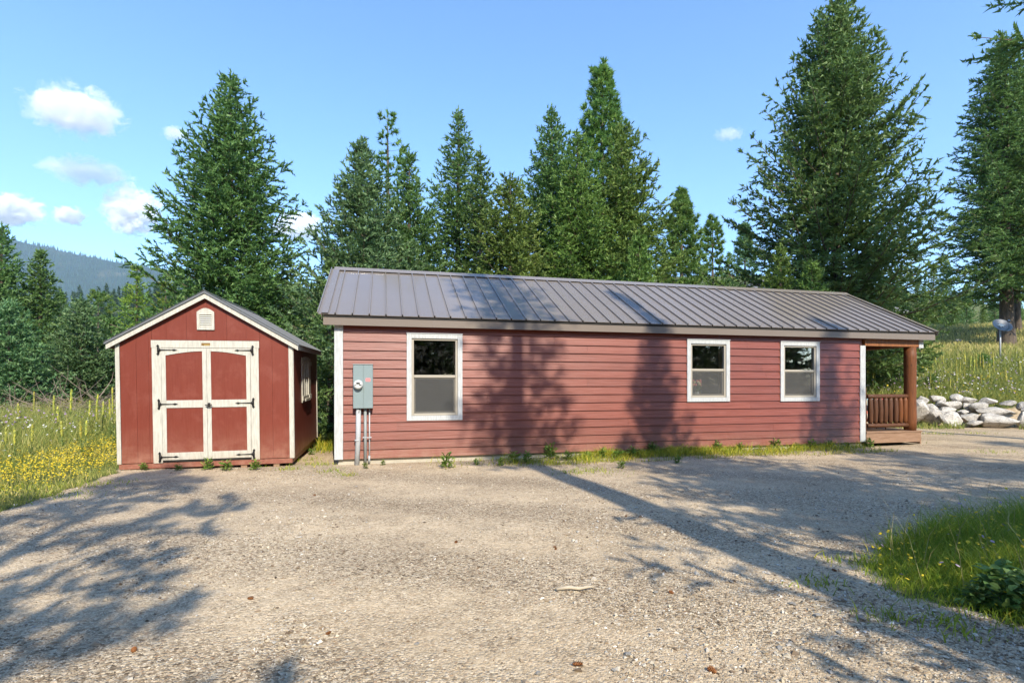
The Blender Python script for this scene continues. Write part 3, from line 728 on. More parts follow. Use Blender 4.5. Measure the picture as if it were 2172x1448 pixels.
# wall core with the openings left out
cols = [0.02, WIN[0][0] + .08, WIN[0][1] - .08, WIN[1][0] + .08, WIN[1][1] - .08, WIN[2][0] + .08, WIN[2][1] - .08, L - .02]
mb = MB()
for i in range(7):
    a, b = cols[i], cols[i + 1]
    if i % 2 == 0: mb.box(a, b, .02, .14, ZB + .02, 2.66)
    else:
        wn = WIN[i // 2]
        mb.box(a, b, .02, .14, ZB + .02, wn[2] + .08); mb.box(a, b, .02, .14, wn[3] - .08, 2.66)
mb.box(.02, L - .02, DEP - .14, DEP - .02, ZB + .02, 2.66)
for u0, u1 in ((.02, .14), (L - .14, L - .02)):
    mb.box(u0, u1, .142, DEP - .142, ZB + .02, 2.66)
    mb.prism([(.02, 2.662), (DEP - .02, 2.662), (HD, 2.662 + (HD - .02) * .53)], 'x', u0, u1)
mb.obj('wall_core', M_SIDING, cabin)
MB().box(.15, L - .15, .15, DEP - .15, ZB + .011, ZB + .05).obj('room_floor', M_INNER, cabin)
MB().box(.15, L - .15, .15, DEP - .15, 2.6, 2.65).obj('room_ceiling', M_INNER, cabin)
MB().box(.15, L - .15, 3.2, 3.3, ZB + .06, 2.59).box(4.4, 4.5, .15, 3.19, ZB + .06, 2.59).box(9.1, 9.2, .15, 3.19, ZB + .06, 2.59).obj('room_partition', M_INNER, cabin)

JT = {3: [1.13, 7.95], 12: [5.031, 10.2], 8: [5.021], 5: [4.158, 8.992], 4: [7.18], 2: [4.754, 9.6], 1: [8.405, 3.2], 0: [8.716, 5.0], 7: [6.3], 10: [3.5, 9.3], 6: [2.9, 11.4], 9: [9.4], 11: [6.7], 13: [4.3, 8.9]}
JT[3].append(5.963)
def lap(mb, u0, u1, z0, z1, k):
    """slice of a lapped board between two heights: the lower edge stands proud of the board beneath"""
    zb = ZB + k * PIT
    vo = lambda z: -.034 + (z - zb) / PIT * .027
    mb.prism([(vo(z0), z0), (.012, z0), (.012, z1), (vo(z1), z1)], 'x', u0, u1)
for k in range(15):
    z0 = ZB + k * PIT; z1 = min(z0 + PIT + .0, 2.64)
    js = [.145] + sorted(JT.get(k, [])) + [L - .145]
    for a, b in zip(js[:-1], js[1:]):
        a += .0012; b -= .0012
        pieces = [(a, b)]
        holes = [w_ for w_ in WIN if w_[0] + .06 < b and w_[1] - .06 > a and w_[2] + .06 < z1 and w_[3] - .06 > z0]
        cuts = []; x = a
        for w_ in sorted(holes):
            cuts.append((x, w_[0] + .05, None)); cuts.append((max(a, w_[0] + .05), min(b, w_[1] - .05), w_)); x = w_[1] - .05
        cuts.append((x, b, None))
        group = MB()
        def flush():
            global group
        cur = MB()
        for (c0, c1, w_) in cuts:
            if c1 - c0 < .005: continue
            if w_ is None:
                lap(cur, c0, c1, z0, z1, k)
            else:
                lo_, hi_ = w_[2] + .05, w_[3] - .05
                if z0 < lo_ - .004: lap(cur, c0, c1, z0, lo_, k)
                elif z1 > hi_ + .004: lap(cur, c0, c1, hi_, z1, k)
                else:
                    if cur.v: cur.obj('siding_board', M_SIDING, cabin)
                    cur = MB()
        if cur.v: cur.obj('siding_board', M_SIDING, cabin)
MB().box(-.012, .143, -.042, .02, ZB - .004, 2.66).box(-.012, .02, .021, .16, ZB - .004, 2.66).obj('corner_board', M_WHITE, cabin, .003)
MB().box(L - .143, L + .012, -.042, .02, .115, 2.437).box(L - .02, L + .012, .021, .16, .115, 2.437).obj('corner_board', M_WHITE, cabin, .003)

def window(u0, u1, z0, z1, low):
    t = TW; vf = -.046
    w_ = link('window', None, cabin)
    w_.location = (u0, 0, z0); W = u1 - u0; Hh = z1 - z0
    MB().box(0, t, vf, .02, 0, Hh).box(W - t, W, vf, .02, 0, Hh).box(t + .001, W - t - .001, vf, .02, 0, t).box(t + .001, W - t - .001, vf, .02, Hh - t, Hh).obj('trim', M_WHITE, w_, .003)
    MB().box(-.006, W + .006, vf - .012, -.012, Hh + .0015, Hh + .012).obj('head_flashing', M_STEEL, w_)
    a, b, c, d = t + .002, W - t - .002, t + .002, Hh - t - .002
    fw = .042; mid = c + (d - c) * .49 + .03
    MB().box(a, a + fw, -.022, .06, c, d).box(b - fw, b, -.022, .06, c, d).box(a + fw + .001, b - fw - .001, -.022, .06, c, c + fw).box(a + fw + .001, b - fw - .001, -.022, .06, d - fw * .8, d).obj('frame', M_BEIGE, w_, .004)
    MB().box(a + fw + .002, b - fw - .002, -.014, .05, mid - .026, mid + .026).obj('meeting_rail', M_BEIGE, w_, .004)
    s = .03
    A, B = a + fw + .003, b - fw - .003
    MB().box(A, A + s, .004, .05, c + fw + .002, mid - .028).box(B - s, B, .004, .05, c + fw + .002, mid - .028).box(A + s + .001, B - s - .001, .004, .05, c + fw + .002, c + fw + .034).box(A + s + .001, B - s - .001, .004, .05, mid - .05, mid - .028).obj('lower_sash', M_BEIGE, w_, .003)
    MB().box(A, B, .022, .026, mid + .026, d - fw * .8).obj('upper_pane', M_GLASS, w_)
    MB().box(A + s, B - s, .03, .034, c + fw + .03, mid - .05).obj('lower_pane', M_GLASS, w_)
    MB().box(A + .006, B - .006, .0, .0015, c + fw + .006, mid - .03).obj('insect_screen', M_SCREEN, w_)
    MB().box(a, b, .061, .3, c - .02, c + .02).obj('sill', M_PLANK, w_)
    MB().box(a - .02, a + .05, .15, .17, c, d + .02).box(b - .05, b + .02, .15, .17, c, d + .02).obj('inner_casing', M_PLANK, w_)
    return w_
for q in WIN: window(*q, 0)

# roof: one panel per seam spacing
SL = math.hypot(HD + OV, ZR - ZE); ang = math.atan2(ZR - ZE, HD + OV)
PW = .3025
def panel_mesh(width, seam=True):
    prof = []   # (x, height above deck)
    prof += [(0, .0), (.0, .036), (.018, .04), (.026, .004)]
    n = 14
    for i in range(n * 2 + 1):
        x = .03 + (width - .034) * i / (n * 2)
        prof.append((x, .0035 if i % 2 else .0012))
    prof.append((width - .001, .002))
    vs = []; fs = []
    for t in (0, SL):
        vs += [(x, t, h) for x, h in prof]
    k = len(prof)
    fs = [(i, i + 1, i + 1 + k, i + k) for i in range(k - 1)]
    # front lip
    vs += [(x, 0, h - .012) for x, h in prof]
    fs += [(i + 1, i, i + 2 * k, i + 1 + 2 * k) for i in range(k - 1)]
    me = bpy.data.meshes.new('roof_panel'); me.from_pydata(vs, [], fs); me.materials.append(M_ROOF); return me
pm = panel_mesh(PW); npan = 47
u_first = .006 - PW
for i in range(npan):
    o = link('roof_panel', pm, cabin); o.location = (u_first + i * PW + .0, -OV, ZE); o.rotation_euler = (ang, 0, 0)
ue = u_first + npan * PW; pl = panel_mesh(L + GRT - ue)
o = link('roof_panel', pl, cabin); o.location = (ue, -OV, ZE); o.rotation_euler = (ang, 0, 0)
u0, u1 = -GLF, L + GRT
def slope_pt(t, h, rear=False):
    y = -OV + t * math.cos(ang) - h * math.sin(ang); z = ZE + t * math.sin(ang) + h * math.cos(ang)
    return (2 * HD - y, z) if rear else (y, z)
def slope_prism(mb, ua, ub, t0, t1, h0, h1, rear=False):
    mb.prism([slope_pt(t0, h0, rear), slope_pt(t1, h0, rear), slope_pt(t1, h1, rear), slope_pt(t0, h1, rear)], 'x', ua, ub)
mb = MB(); slope_prism(mb, u0 + .03, u1 - .03, .02, SL, -.05, -.004); mb.obj('roof_deck', M_DARK, cabin)
mb = MB(); slope_prism(mb, u0, u1, 0, SL, -.05, .002, True); mb.obj('rear_roof_slope', M_ROOF, cabin)
mb = MB(); slope_prism(mb, u0 - .012, u0 + .1, -.012, SL, .027, .032); mb.box(u0 - .016, u0 - .012, -OV, -OV + .01, ZE - .1, ZE + .03)
mb.prism([slope_pt(-.012, -.09), slope_pt(SL, -.09), slope_pt(SL, .032), slope_pt(-.012, .032)], 'x', u0 - .02, u0 - .0125)
mb.obj('rake_trim', M_ROOF, cabin)
mb = MB(); slope_prism(mb, u1 - .1, u1 + .012, -.012, SL, .031, .036)
mb.prism([slope_pt(-.012, -.09), slope_pt(SL, -.09), slope_pt(SL, .036), slope_pt(-.012, .036)], 'x', u1 + .0125, u1 + .02)
mb.obj('rake_trim', M_ROOF, cabin)
mb = MB(); c_ = slope_pt(SL, .034); a_ = slope_pt(SL - .16, .033); b_ = (2 * HD - a_[0], a_[1])
mb.prism([a_, (a_[0], a_[1] - .003), (c_[0], c_[1] - .004 + .012), (b_[0], b_[1] - .003), b_, (HD, c_[1] + .026)], 'x', u0 - .02, u1 + .02); mb.obj('ridge_cap', M_ROOF, cabin)
MB().box(u0 + .01, u1 - .03, -OV + .035, -OV + .06, ZF, ZE - .052).obj('fascia', M_FASCIA, cabin)
MB().box(u0 + .012, u1 - .032, -OV + .028, -OV + .034, ZE - .05, ZE - .004).obj('eave_gap_shade', M_DARK, cabin)  # near-black strip: shade of the gap under the panel edges, put into colour
MB().box(u0 + .03, u1 - .05, -OV + .061, .02, ZF + .03, ZF + .045).box(u0 + .03, u1 - .05, DEP - .02, DEP + .15, ZF + .03, ZF + .045).obj('soffit', M_SIDING, cabin)
MB().box(u0 + .01, u1 - .03, DEP + .15, DEP + .17, ZF, ZE - .06).obj('rear_fascia', M_FASCIA, cabin)
for uu in (u0 + .0, u1 - .055):
    mb = MB(); mb.prism([(-.15, 2.64), (DEP + .14, 2.64), (DEP + .14, 2.7), (HD, ZR - .07), (-.15, 2.7)], 'x', uu + .02, uu + .05) if uu > 0 else None
    if uu > 0: mb.obj('gable_board', M_SIDING, cabin)
# porch
UP = 13.70
MB().box(L + .013, 13.855, -.03, .09, 2.432, 2.628).box(L + .013, 13.855, DEP - .12, DEP, 2.432, 2.628).obj('porch_beam', M_BEAM, cabin, .006)
MB().box(13.858, 14.0, -.035, .1, 2.405, 2.628).obj('beam_end_block', M_WHITE, cabin, .004)
MB().box(13.72, 13.84, .1, DEP - .13, 2.44, 2.62).obj('porch_side_beam', M_BEAM, cabin)
MB().box(L + .013, 13.84, .1, DEP - .13, 2.634, 2.65).obj('porch_ceiling', M_LOG2, cabin)
def log_mesh(mb, p0, p1, r, n=12, seed=0, seg=7):
    rg = random.Random(seed); p0 = Vector(p0); p1 = Vector(p1)
    pts = [p0.lerp(p1, i / (seg - 1)) for i in range(seg)]
    mb.tube(pts, [r * rg.uniform(.94, 1.06) for _ in pts], n); return mb
log_mesh(MB(), (UP, .07, .31), (UP, .07, 2.43), .132, 14, 1, 9).obj('porch_post', M_LOG, cabin)
log_mesh(MB(), (UP, DEP - .1, .31), (UP, DEP - .1, 2.43), .12, 14, 2, 9).obj('porch_post', M_LOG, cabin)
rail = link('porch_railing', None, cabin)
log_mesh(MB(), (12.33, .06, 1.205), (13.66, .06, 1.205), .055, 10, 3).obj('top_rail', M_LOG2, rail)
log_mesh(MB(), (12.33, .06, .49), (13.66, .06, .49), .056, 10, 4).obj('bottom_rail', M_LOG2, rail)
for i, uu in enumerate((12.455, 12.605, 12.757, 12.912, 13.067, 13.23, 13.374, 13.524, 13.665 - .01)):
    mb = MB(); rg = random.Random(i)
    mb.tube([(uu, .06, .53), (uu + rg.uniform(-.01, .01), .06, .6), (uu + rg.uniform(-.012, .012), .06, .86), (uu, .06, 1.1), (uu, .06, 1.17)], [.038, .058, .062, .058, .04], 10)
    mb.obj('baluster', M_LOG if i > 5 else M_LOG2, rail)
MB().box(12.215, 12.275, .0, .1, .3, 1.42).obj('rail_post', M_LOG2, cabin)
log_mesh(MB(), (12.35, DEP - .1, 1.16), (13.6, DEP - .1, 1.16), .05, 8, 5).obj('rear_top_rail', M_LOG2, cabin)
MB().box(12.205, 13.86, -.06, -.02, .075, .318).obj('deck_skirt', M_PLANK, cabin, .004)
MB().box(13.862, 13.9, -.055, DEP, .02, .318).obj('deck_side_skirt', M_PLANK, cabin, .004)
for i in range(34):
    v0 = -.075 + i * .145
    MB().box(12.205, 13.91, v0, v0 + .138, .32, .352).obj('deck_board', M_PLANK, cabin)
MB().box(12.3, 13.8, .0, DEP - .05, .1, .28).obj('deck_joist_box', M_DARK, cabin)

# blanket hung over a rack behind the railing
mb = MB(); nu, nv = 18, 8; vs = []
for j in range(nv):
    for i in range(nu):
        vs.append((i / (nu - 1) * .78, .03 * math.sin(i * 1.1 + j * .3), -j / (nv - 1) * .62))
mb.add(vs, [(j * nu + i, j * nu + i + 1, (j + 1) * nu + i + 1, (j + 1) * nu + i) for j in range(nv - 1) for i in range(nu - 1)], True)
o = mb.obj('blanket', M_CLOTH, None, label='bright striped and pink cloth hanging behind the porch railing', cat='blanket')
x, y = cab(12.5, .42); o.location = (x, y, 1.17); o.rotation_euler = (0, 0, CA)
sm = o.modifiers.new('thick', 'SOLIDIFY'); sm.thickness = .008
rk = link('drying_rack', None, label='low dark rack on the porch carrying the striped cloth', cat='drying rack', loc=(*cab(12.46, .42), .352), rot=(0, 0, CA))
MB().tube([(0, .05, .79), (.86, .05, .79)], .014).obj('rail', M_LOG2, rk)
for xx in (0.02, .84):
    MB().tube([(xx, .05, .79), (xx, -.04, 0)], .014).tube([(xx, .05, .79), (xx, .22, 0)], .014).obj('leg', M_LOG2, rk)

# ------------------------------------------------------------------ electric meter on the cabin wall
el = link('electric_meter', None, label='grey electric meter cabinet with round meter on the cabin siding', cat='electric meter', loc=(P0[0], P0[1], 0), rot=(0, 0, CA))
MB().box(.33, .686, -.17, -.026, 1.056, 1.868).obj('cabinet', M_GREYBOX, el, .006)
MB().box(.326, .69, -.19, -.026, 1.87, 1.884).obj('rain_hood', M_GREYBOX, el, .002)
MB().box(.334, .512, -.182, -.171, 1.062, 1.862).obj('meter_cover', M_GREYBOX, el, .003)
MB().box(.518, .682, -.182, -.171, 1.062, 1.862).obj('breaker_door', M_GREYBOX, el, .003)
RX = Matrix.Translation((.424, -.182, 1.5)) @ Matrix.Rotation(rad(90), 4, 'X')
mt = MB().lathe([(.088, 0), (.088, .025), (.08, .03), (.08, .075), (.072, .088), (.05, .092)], 24).obj('meter', M_PORC, el, M=RX)
MB().box(-.03, .03, .0, .004, .012, .04).box(-.062, -.03, .0, .004, -.012, -.004).box(.02, .062, .0, .004, -.014, .0).box(.026, .036, .0, .004, .0, .01).obj('display', M_BLACK, mt, M=Matrix.Translation((.424, -.279, 1.5)))
MB().box(.557, .64, -.1845, -.183, 1.558, 1.62).obj('warning_sticker', M_PINK, el)
MB().tube([(.425, -.1, 1.06), (.418, -.1, .5), (.393, -.1, -.05)], .046, 16).obj('conduit', M_PVC, el)
MB().tube([(.405, -.1, .475), (.404, -.1, .445)], .052, 16).obj('coupling', M_PVC, el)
MB().tube([(.546, -.08, 1.06), (.546, -.08, -.05)], .028, 12).obj('conduit', M_PVC2, el)
MB().tube([(.622, -.06, 1.06), (.622, -.06, .03)], .0125, 10).tube([(.618, -.06, .16), (.615, -.06, .03)], .021, 10).obj('ground_wire_pipe', M_PVC, el)
MB().box(.5, .66, -.112, -.105, .502, .516).box(.506, .516, -.104, -.02, .5, .518).box(.644, .654, -.104, -.02, .5, .518).obj('pipe_strap', M_STEEL, el)
MB().tube([(.44, -.15, 1.055), (.436, -.15, 1.0), (.43, -.15, .975)], .006, 6).obj('seal_wire', M_BLACK, el)

# flowers on the inner sill of the middle window
fl = link('flower_vase', None, label='white two handled pot of pink and cream flowers inside the window', cat='flowers', loc=(*cab(7.685, .085), 1.232), rot=(0, 0, CA))
vz = MB().lathe([(.035, 0), (.058, .02), (.064, .05), (.05, .085), (.044, .1), (.048, .108)], 18).obj('pot', M_PORC, fl)
for s_ in (-1, 1):
    MB().tube([(s_ * .05, 0, .09), (s_ * .085, 0, .085), (s_ * .09, 0, .055), (s_ * .055, 0, .035)], .006, 7).obj('handle', M_PORC, vz)
rg = random.Random(4)
mb = MB(); heads = []
for i in range(12):
    a = rg.uniform(-.14, .11); h = rg.uniform(.24, .37)
    if i < 4: a = -.13 + i * .02
    heads.append((a, rg.uniform(-.025, .02), h)); mb.tube([(0, 0, .09), (a * .4, .01, h * .6), heads[-1]], .003, 4)
for i in range(9):
    a = rg.uniform(-.06, .14); h = rg.uniform(.1, .24)
    mb.add([(0, 0, .1), (a * .5 - .012, -.02, h), (a, -.02, h + .02), (a * .5 + .015, -.02, h - .02)], [(0, 1, 2, 3)])
mb.obj('stems', M_LEAFG, fl)
for i, h in enumerate(heads):
    mb = MB()
    for k in range(3):
        mb.lathe([(.005, -.026), (.029 - k * .006, -.008), (.034 - k * .008, .016 + k * .005), (.016, .026 + k * .005)], 7, (rg.uniform(-.004, .004), rg.uniform(-.004, .004), 0))
    o = mb.obj('blossom', M_PETAL2 if i % 3 == 0 else M_PETAL1, fl); o.location = h

# ------------------------------------------------------------------ shed (local axes: x along the front, y back, z up; it sits slightly tilted on its skids)
shed = link('shed', None, label='small barn red garden shed with cream double doors', cat='shed', loc=(-6.8254, 9.0232, .13))
shed.rotation_mode = 'XYZ'
shed.rotation_euler = (Matrix.Rotation(.2288, 3, 'Z') @ Matrix.Rotation(.0198, 3, 'X') @ Matrix.Rotation(-.0083, 3, 'Y')).to_euler()
SW, SD = 2.848, 3.182; HPK, HRK = 3.0, 2.0985; SO, FO = .10, .075
sl = (HPK - HRK) / (SW / 2 + SO); sang = math.atan(sl)
def rf(x): return HPK - abs(x - SW / 2) * sl     # underside-ish height of the roof plane
GX = [0.062, .31, .50, .556]
def groove_wall(mb, xs_, z0f, z1f, y0, y1, axis='y'):
    for a, b in zip(xs_[:-1], xs_[1:]):
        a += .0013; b -= .0013
        if axis == 'y': mb.prism([(a, z0f), (b, z0f), (b, z1f(b)), (a, z1f(a))], 'y', y0, y1)
        else: mb.prism([(a, z0f), (b, z0f), (b, z1f(b)), (a, z1f(a))], 'x', y0, y1)
top = lambda x: rf(x) - .075
mb = MB(); mb.prism([(.03, .0), (SW - .03, .0), (SW - .03, top(.03)), (SW / 2, top(SW / 2)), (.03, top(.03))], 'y', .012, .03); mb.obj('front_backing', M_SHED, shed)
mb = MB(); groove_wall(mb, [.062, .31, .5, .552], 0, top, 0, .0115); mb.obj('wall_panel', M_SHED, shed)
mb = MB(); groove_wall(mb, [2.295, 2.5, 2.74, 2.782], 0, top, 0, .0115); mb.obj('wall_panel', M_SHED, shed)
mb = MB()
groove_wall(mb, [.555, .78, 1.1, SW / 2], 2.15, top, 0, .0115); groove_wall(mb, [SW / 2, 1.75, 2.07, 2.292], 2.15, top, 0, .0115); mb.obj('gable_panel', M_SHED, shed)
gs = [.0] + [SD * i / 15 for i in range(1, 15)] + [SD]
for x0, x1 in ((SW - .012, SW - .001), (.001, .012)):
    mb = MB(); groove_wall(mb, gs, 0, lambda v: rf(0) - .06, x0, x1, 'x'); mb.obj('side_wall', M_SHED, shed)
mb = MB(); mb.box(SW - .03, SW - .0125, .031, SD, 0, rf(0) - .06).box(.0125, .03, .031, SD, 0, rf(0) - .06)
mb.prism([(.0125, .0), (SW - .0125, .0), (SW - .0125, top(.03)), (SW / 2, top(SW / 2)), (.0125, top(.03))], 'y', SD - .03, SD); mb.obj('wall_backing', M_SHED, shed)
for (x0, x1) in ((-.004, .061), (SW - .063, SW + .004)):
    MB().box(x0, x1, -.018, -.0005, -.01, rf(0) - .05 + (.02)).obj('corner_trim', M_CREAM, shed, .002)
MB().box(SW + .0005, SW + .016, .0, .05, -.01, rf(0) - .09).box(SW + .0005, SW + .016, SD - .05, SD, -.01, rf(0) - .09).obj('corner_trim', M_CREAM, shed, .002)
MB().box(.02, SW - .02, -.006, SD, -.1, -.012).obj('floor_rim', M_SHED, shed)
for x0 in (.09, .62, 1.95, 2.5):
    MB().box(x0, x0 + .1, .01, SD, -.22, -.101).obj('skid', M_PLANK, shed)
# door frame, doors
MB().box(.556, .701, -.022, -.0005, -.012, 2.012).obj('door_jamb', M_CREAM, shed, .002)
MB().box(2.138, 2.275, -.022, -.0005, -.012, 2.012).obj('door_jamb', M_CREAM, shed, .002)
MB().box(.548, 2.287, -.026, -.0005, 2.0145, 2.142).obj('door_header', M_CREAM, shed, .002)
MB().box(.70, 2.139, -.008, .011, .0, 2.013).obj('door_recess', M_DARK, shed)
def hinge(x, z, d, par):
    mb = MB(); y0, y1 = -.034, -.0275
    # strap tapering to a spear tip
    P = lambda a, b: (x + d * a, z + b)
    mb.prism([P(.0, -.012), P(.2, -.006), P(.235, -.018), P(.285, 0), P(.235, .018), P(.2, .006), P(.0, .012)][::(1 if d > 0 else -1)], 'y', y0, y1)
    mb.prism([P(-.03, -.05), P(-.005, -.05), P(.02, -.015), P(.02, .015), P(-.005, .05), P(-.03, .05)][::(1 if d > 0 else -1)], 'y', y0 - .001, y1)
    for q in (1, -1):
        mb.prism([P(-.026, q * .05), P(-.01, q * .05), P(.004, q * .068), P(-.018, q * .098), P(-.04, q * .068)][::(1 if d * q > 0 else -1)], 'y', y0 - .001, y1)
    mb.tube([P3 for P3 in ((x + d * -.002, y0 - .004, z - .05), (x + d * -.002, y0 - .004, z + .05))], .009, 8)
    mb.obj('hinge', M_BLACK, par)
for (xa, xb, d) in ((.705, 1.4185, 1), (1.4225, 2.134, -1)):
    dr = link('door', None, shed)
    out = xa if d > 0 else xb; inn = xb if d > 0 else xa
    st_o = (xa, xa + .067) if d > 0 else (xb - .067, xb)
    st_i = (xb - .067, xb) if d > 0 else (xa, xa + .067)
    MB().box(xa, xb, -.0145, -.009, .035, 2.008).obj('door_panel', M_SHED, dr)
    MB().box(*st_o, -.026, -.015, .035, 2.008).obj('stile', M_CREAM, dr, .002)
    MB().box(*st_i, -.026, -.015, .035, 2.008).obj('stile', M_CREAM, dr, .002)
    a, b = xa + .0675, xb - .0675
    MB().box(a, b, -.0255, -.015, .035, .165).obj('bottom_rail', M_CREAM, dr, .002)
    MB().box(a, b, -.0255, -.015, .955, 1.088).obj('middle_rail', M_CREAM, dr, .002)
    n = 10; arc = []
    for i in range(n + 1):
        t = i / n; xx = a + (b - a) * t; tt = t if d > 0 else 1 - t
        arc.append((xx, 1.878 + .075 * math.sin(tt * math.pi / 2)))
    mb = MB()
    for (p, q) in zip(arc[:-1], arc[1:]): mb.prism([p, q, (q[0], 2.008), (p[0], 2.008)], 'y', -.0255, -.015)
    mb.obj('top_rail', M_CREAM, dr)
    for zz in (1.972, 1.022, .092):
        hinge(out - d * .03, zz, d, dr)
hd_ = [o for o in C.objects if o.name.startswith('door')][-1]
rt = bpy.data.objects['door.001']
MB().box(1.432, 1.475, -.034, -.027, .975, 1.035).tube([(1.4535, -.03, 1.0), (1.4535, -.065, 1.0)], .009, 8).tube([(1.40, -.066, 1.0), (1.51, -.066, 1.002)], .009, 8).tube([(1.42, -.06, .975), (1.49, -.06, .97)], .008, 8).obj('handle', M_BLACK, rt)
MB().box(1.345, 1.485, -.031, -.0265, 2.055, 2.1).obj('name_plate', M_BRONZE, shed)
MB().box(1.39, 1.478, -.0325, -.0312, 2.059, 2.07).box(1.396, 1.402, -.0325, -.0312, 2.071, 2.076).obj('plate_lettering', M_GOLD, shed)
# arched gable vent
mb = MB(); y0, y1 = -.026, -.0005
a, b, c, d = 1.276, 1.555, 2.335, 2.652
mb.box(a, a + .042, y0, y1, c, d).box(b - .042, b, y0, y1, c, d).box(a + .0425, b - .0425, y0, y1, c, c + .045)
n = 10; arc = [(a + (b - a) * i / n, d + .068 * math.sin(math.pi * i / n)) for i in range(n + 1)]
for p, q in zip(arc[:-1], arc[1:]): mb.prism([(p[0], d - .048), (q[0], d - .048), q, p], 'y', y0 - .0005, y1) if p[0] >= a else None
vent = mb.obj('gable_vent', M_CREAM, shed)
MB().box(a + .042, b - .042, -.006, -.002, c + .045, d - .047).obj('vent_screen', M_DARK, vent)
for i in range(6):
    z0 = c + .05 + i * .037
    MB().prism([(-.024, z0), (-.008, z0 + .026), (-.004, z0 + .026), (-.02, z0)], 'x', a + .043, b - .043).obj('louver', M_CREAM, vent)
# roof
def sp(x0, x1, dz0, dz1):
    return [(x0, rf(x0) + dz0), (x1, rf(x1) + dz0), (x1, rf(x1) + dz1), (x0, rf(x0) + dz1)]
for (x0, x1) in ((-SO, SW / 2), (SW / 2, SW + SO)):
    mb = MB()
    mb.prism(sp(x0, x1, -.03, -.008), 'y', -FO + .01, SD + FO - .01); mb.obj('roof_board', M_SHED, shed)
    ns = 13; ys_ = [-FO - .02 + (SD + 2 * FO + .04) * i / ns for i in range(ns + 1)]
    for q, r in zip(ys_[:-1], ys_[1:]):
        mb = MB(); e = -.018 if x0 < 0 else 0; e2 = .018 if x0 > 0 else 0
        mb.prism(sp(x0 + e, x1 + e2, -.007, 0), 'y', q + .001, r - .001)
        mb.prism(sp(x0 + e, x1 + e2, .0005, .02), 'y', q + .002, q + .022)
        for k in range(1, 5): mb.prism(sp(x0 + e, x1 + e2, .0005, .006), 'y', q + .02 + k * .042, q + .034 + k * .042)
        mb.obj('roof_panel', M_ROOF2, shed)
    mb = MB(); mb.prism(sp(x0 - (.012 if x0 < 0 else 0), x1 + (.012 if x0 > 0 else 0), -.115, -.009), 'y', -FO - .005, -FO + .012); mb.obj('rake_board', M_CREAM, shed, .002)
    mb = MB(); mb.prism(sp(x0 - (.03 if x0 < 0 else 0), x1 + (.03 if x0 > 0 else 0), -.02, .008), 'y', -FO - .028, -FO - .0205); mb.prism(sp(x0 - (.03 if x0 < 0 else 0), x1 + (.03 if x0 > 0 else 0), .0215, .026), 'y', -FO - .028, -FO + .06); mb.obj('rake_flashing', M_ROOF2, shed)
mb = MB(); mb.prism([(SW / 2 - .14, rf(SW / 2 - .14) + .027), (SW / 2, HPK + .034), (SW / 2 + .14, rf(SW / 2 + .14) + .027), (SW / 2, HPK + .03)], 'y', -FO - .03, SD + FO + .03); mb.obj('ridge_cap', M_ROOF2, shed)
MB().box(SW + SO - .014, SW + SO + .004, -FO + .013, SD + FO, HRK - .11, HRK - .012).obj('eave_board', M_CREAM, shed, .002)
MB().box(-SO - .004, -SO + .014, -FO + .013, SD + FO, HRK - .11, HRK - .012).obj('eave_board', M_CREAM, shed, .002)
MB().box(SW + .001, SW + SO - .015, -.05, SD + .05, HRK - .055, HRK - .045).obj('eave_soffit', M_SHED, shed)
# side window with shutters
X0 = SW + .0005
sw = link('side_window', None, shed)
MB().box(X0, X0 + .024, 1.23, 1.29, 1.03, 1.9).box(X0, X0 + .024, 1.77, 1.83, 1.03, 1.9).box(X0, X0 + .024, 1.2905, 1.7695, 1.03, 1.09).box(X0, X0 + .024, 1.2905, 1.7695, 1.84, 1.9).obj('frame', M_CREAM, sw)
MB().box(X0 + .004, X0 + .018, 1.52, 1.535, 1.0905, 1.8395).box(X0 + .004, X0 + .0175, 1.2905, 1.7695, 1.455, 1.475).obj('muntin', M_CREAM, sw)
MB().box(X0 + .001, X0 + .003, 1.29, 1.77, 1.09, 1.84).obj('pane', M_GLASS, sw)
MB().box(X0 + .0, X0 + .05, 1.2, 1.86, .98, 1.028).obj('sill', M_CREAM, sw)
for q in (.97, 1.85):
    for k in range(3):
        MB().box(X0 + .001, X0 + .018, q + k * .084, q + k * .084 + .081, .96, 1.88).obj('shutter_board', M_CREAM, sw)
for q in (.955, 1.835):
    MB().box(X0 + .019, X0 + .036, q, q + .28, 1.72, 1.81).box(X0 + .019, X0 + .036, q, q + .28, 1.0, 1.09).obj('shutter_batten', M_CREAM, sw)
# ------------------------------------------------------------------ boulder wall on the right
def rock_mesh(seed, sub=3, rough=.22, flat=.75):
    bm_ = bpy.data.meshes.new('rock')
    import bmesh
    b = bmesh.new(); bmesh.ops.create_icosphere(b, subdivisions=sub, radius=1)
    rg = np.random.default_rng(seed)
    co = np.array([v.co[:] for v in b.verts])
    n_ = rg.normal(0, 1, (15, 3)); n_ = unit(n_); off = rg.uniform(.46, .8, 15)
    for q, o_ in zip(n_, off):     # chop flat faces off the ball
        dd = co @ q; m = dd > o_
        co[m] -= np.outer(dd[m] - o_, q) * .95
    ph = rg.uniform(0, 6, 12); fr = rg.normal(0, 2.4, (6, 3))
    disp = sum(np.sin(co @ fr[i] + ph[i]) for i in range(6)) / 6
    fr2 = rg.normal(0, 7, (6, 3)); disp2 = sum(np.sin(co @ fr2[i] + ph[i + 6]) for i in range(6)) / 6
    co *= (1 + rough * .6 * disp + rough * .22 * disp2)[:, None]
    co[:, 2] *= flat
    for v, c in zip(b.verts, co): v.co = c
    b.to_mesh(bm_); b.free()
    bm_.polygons.foreach_set('use_smooth', [False] * len(bm_.polygons))
    return bm_
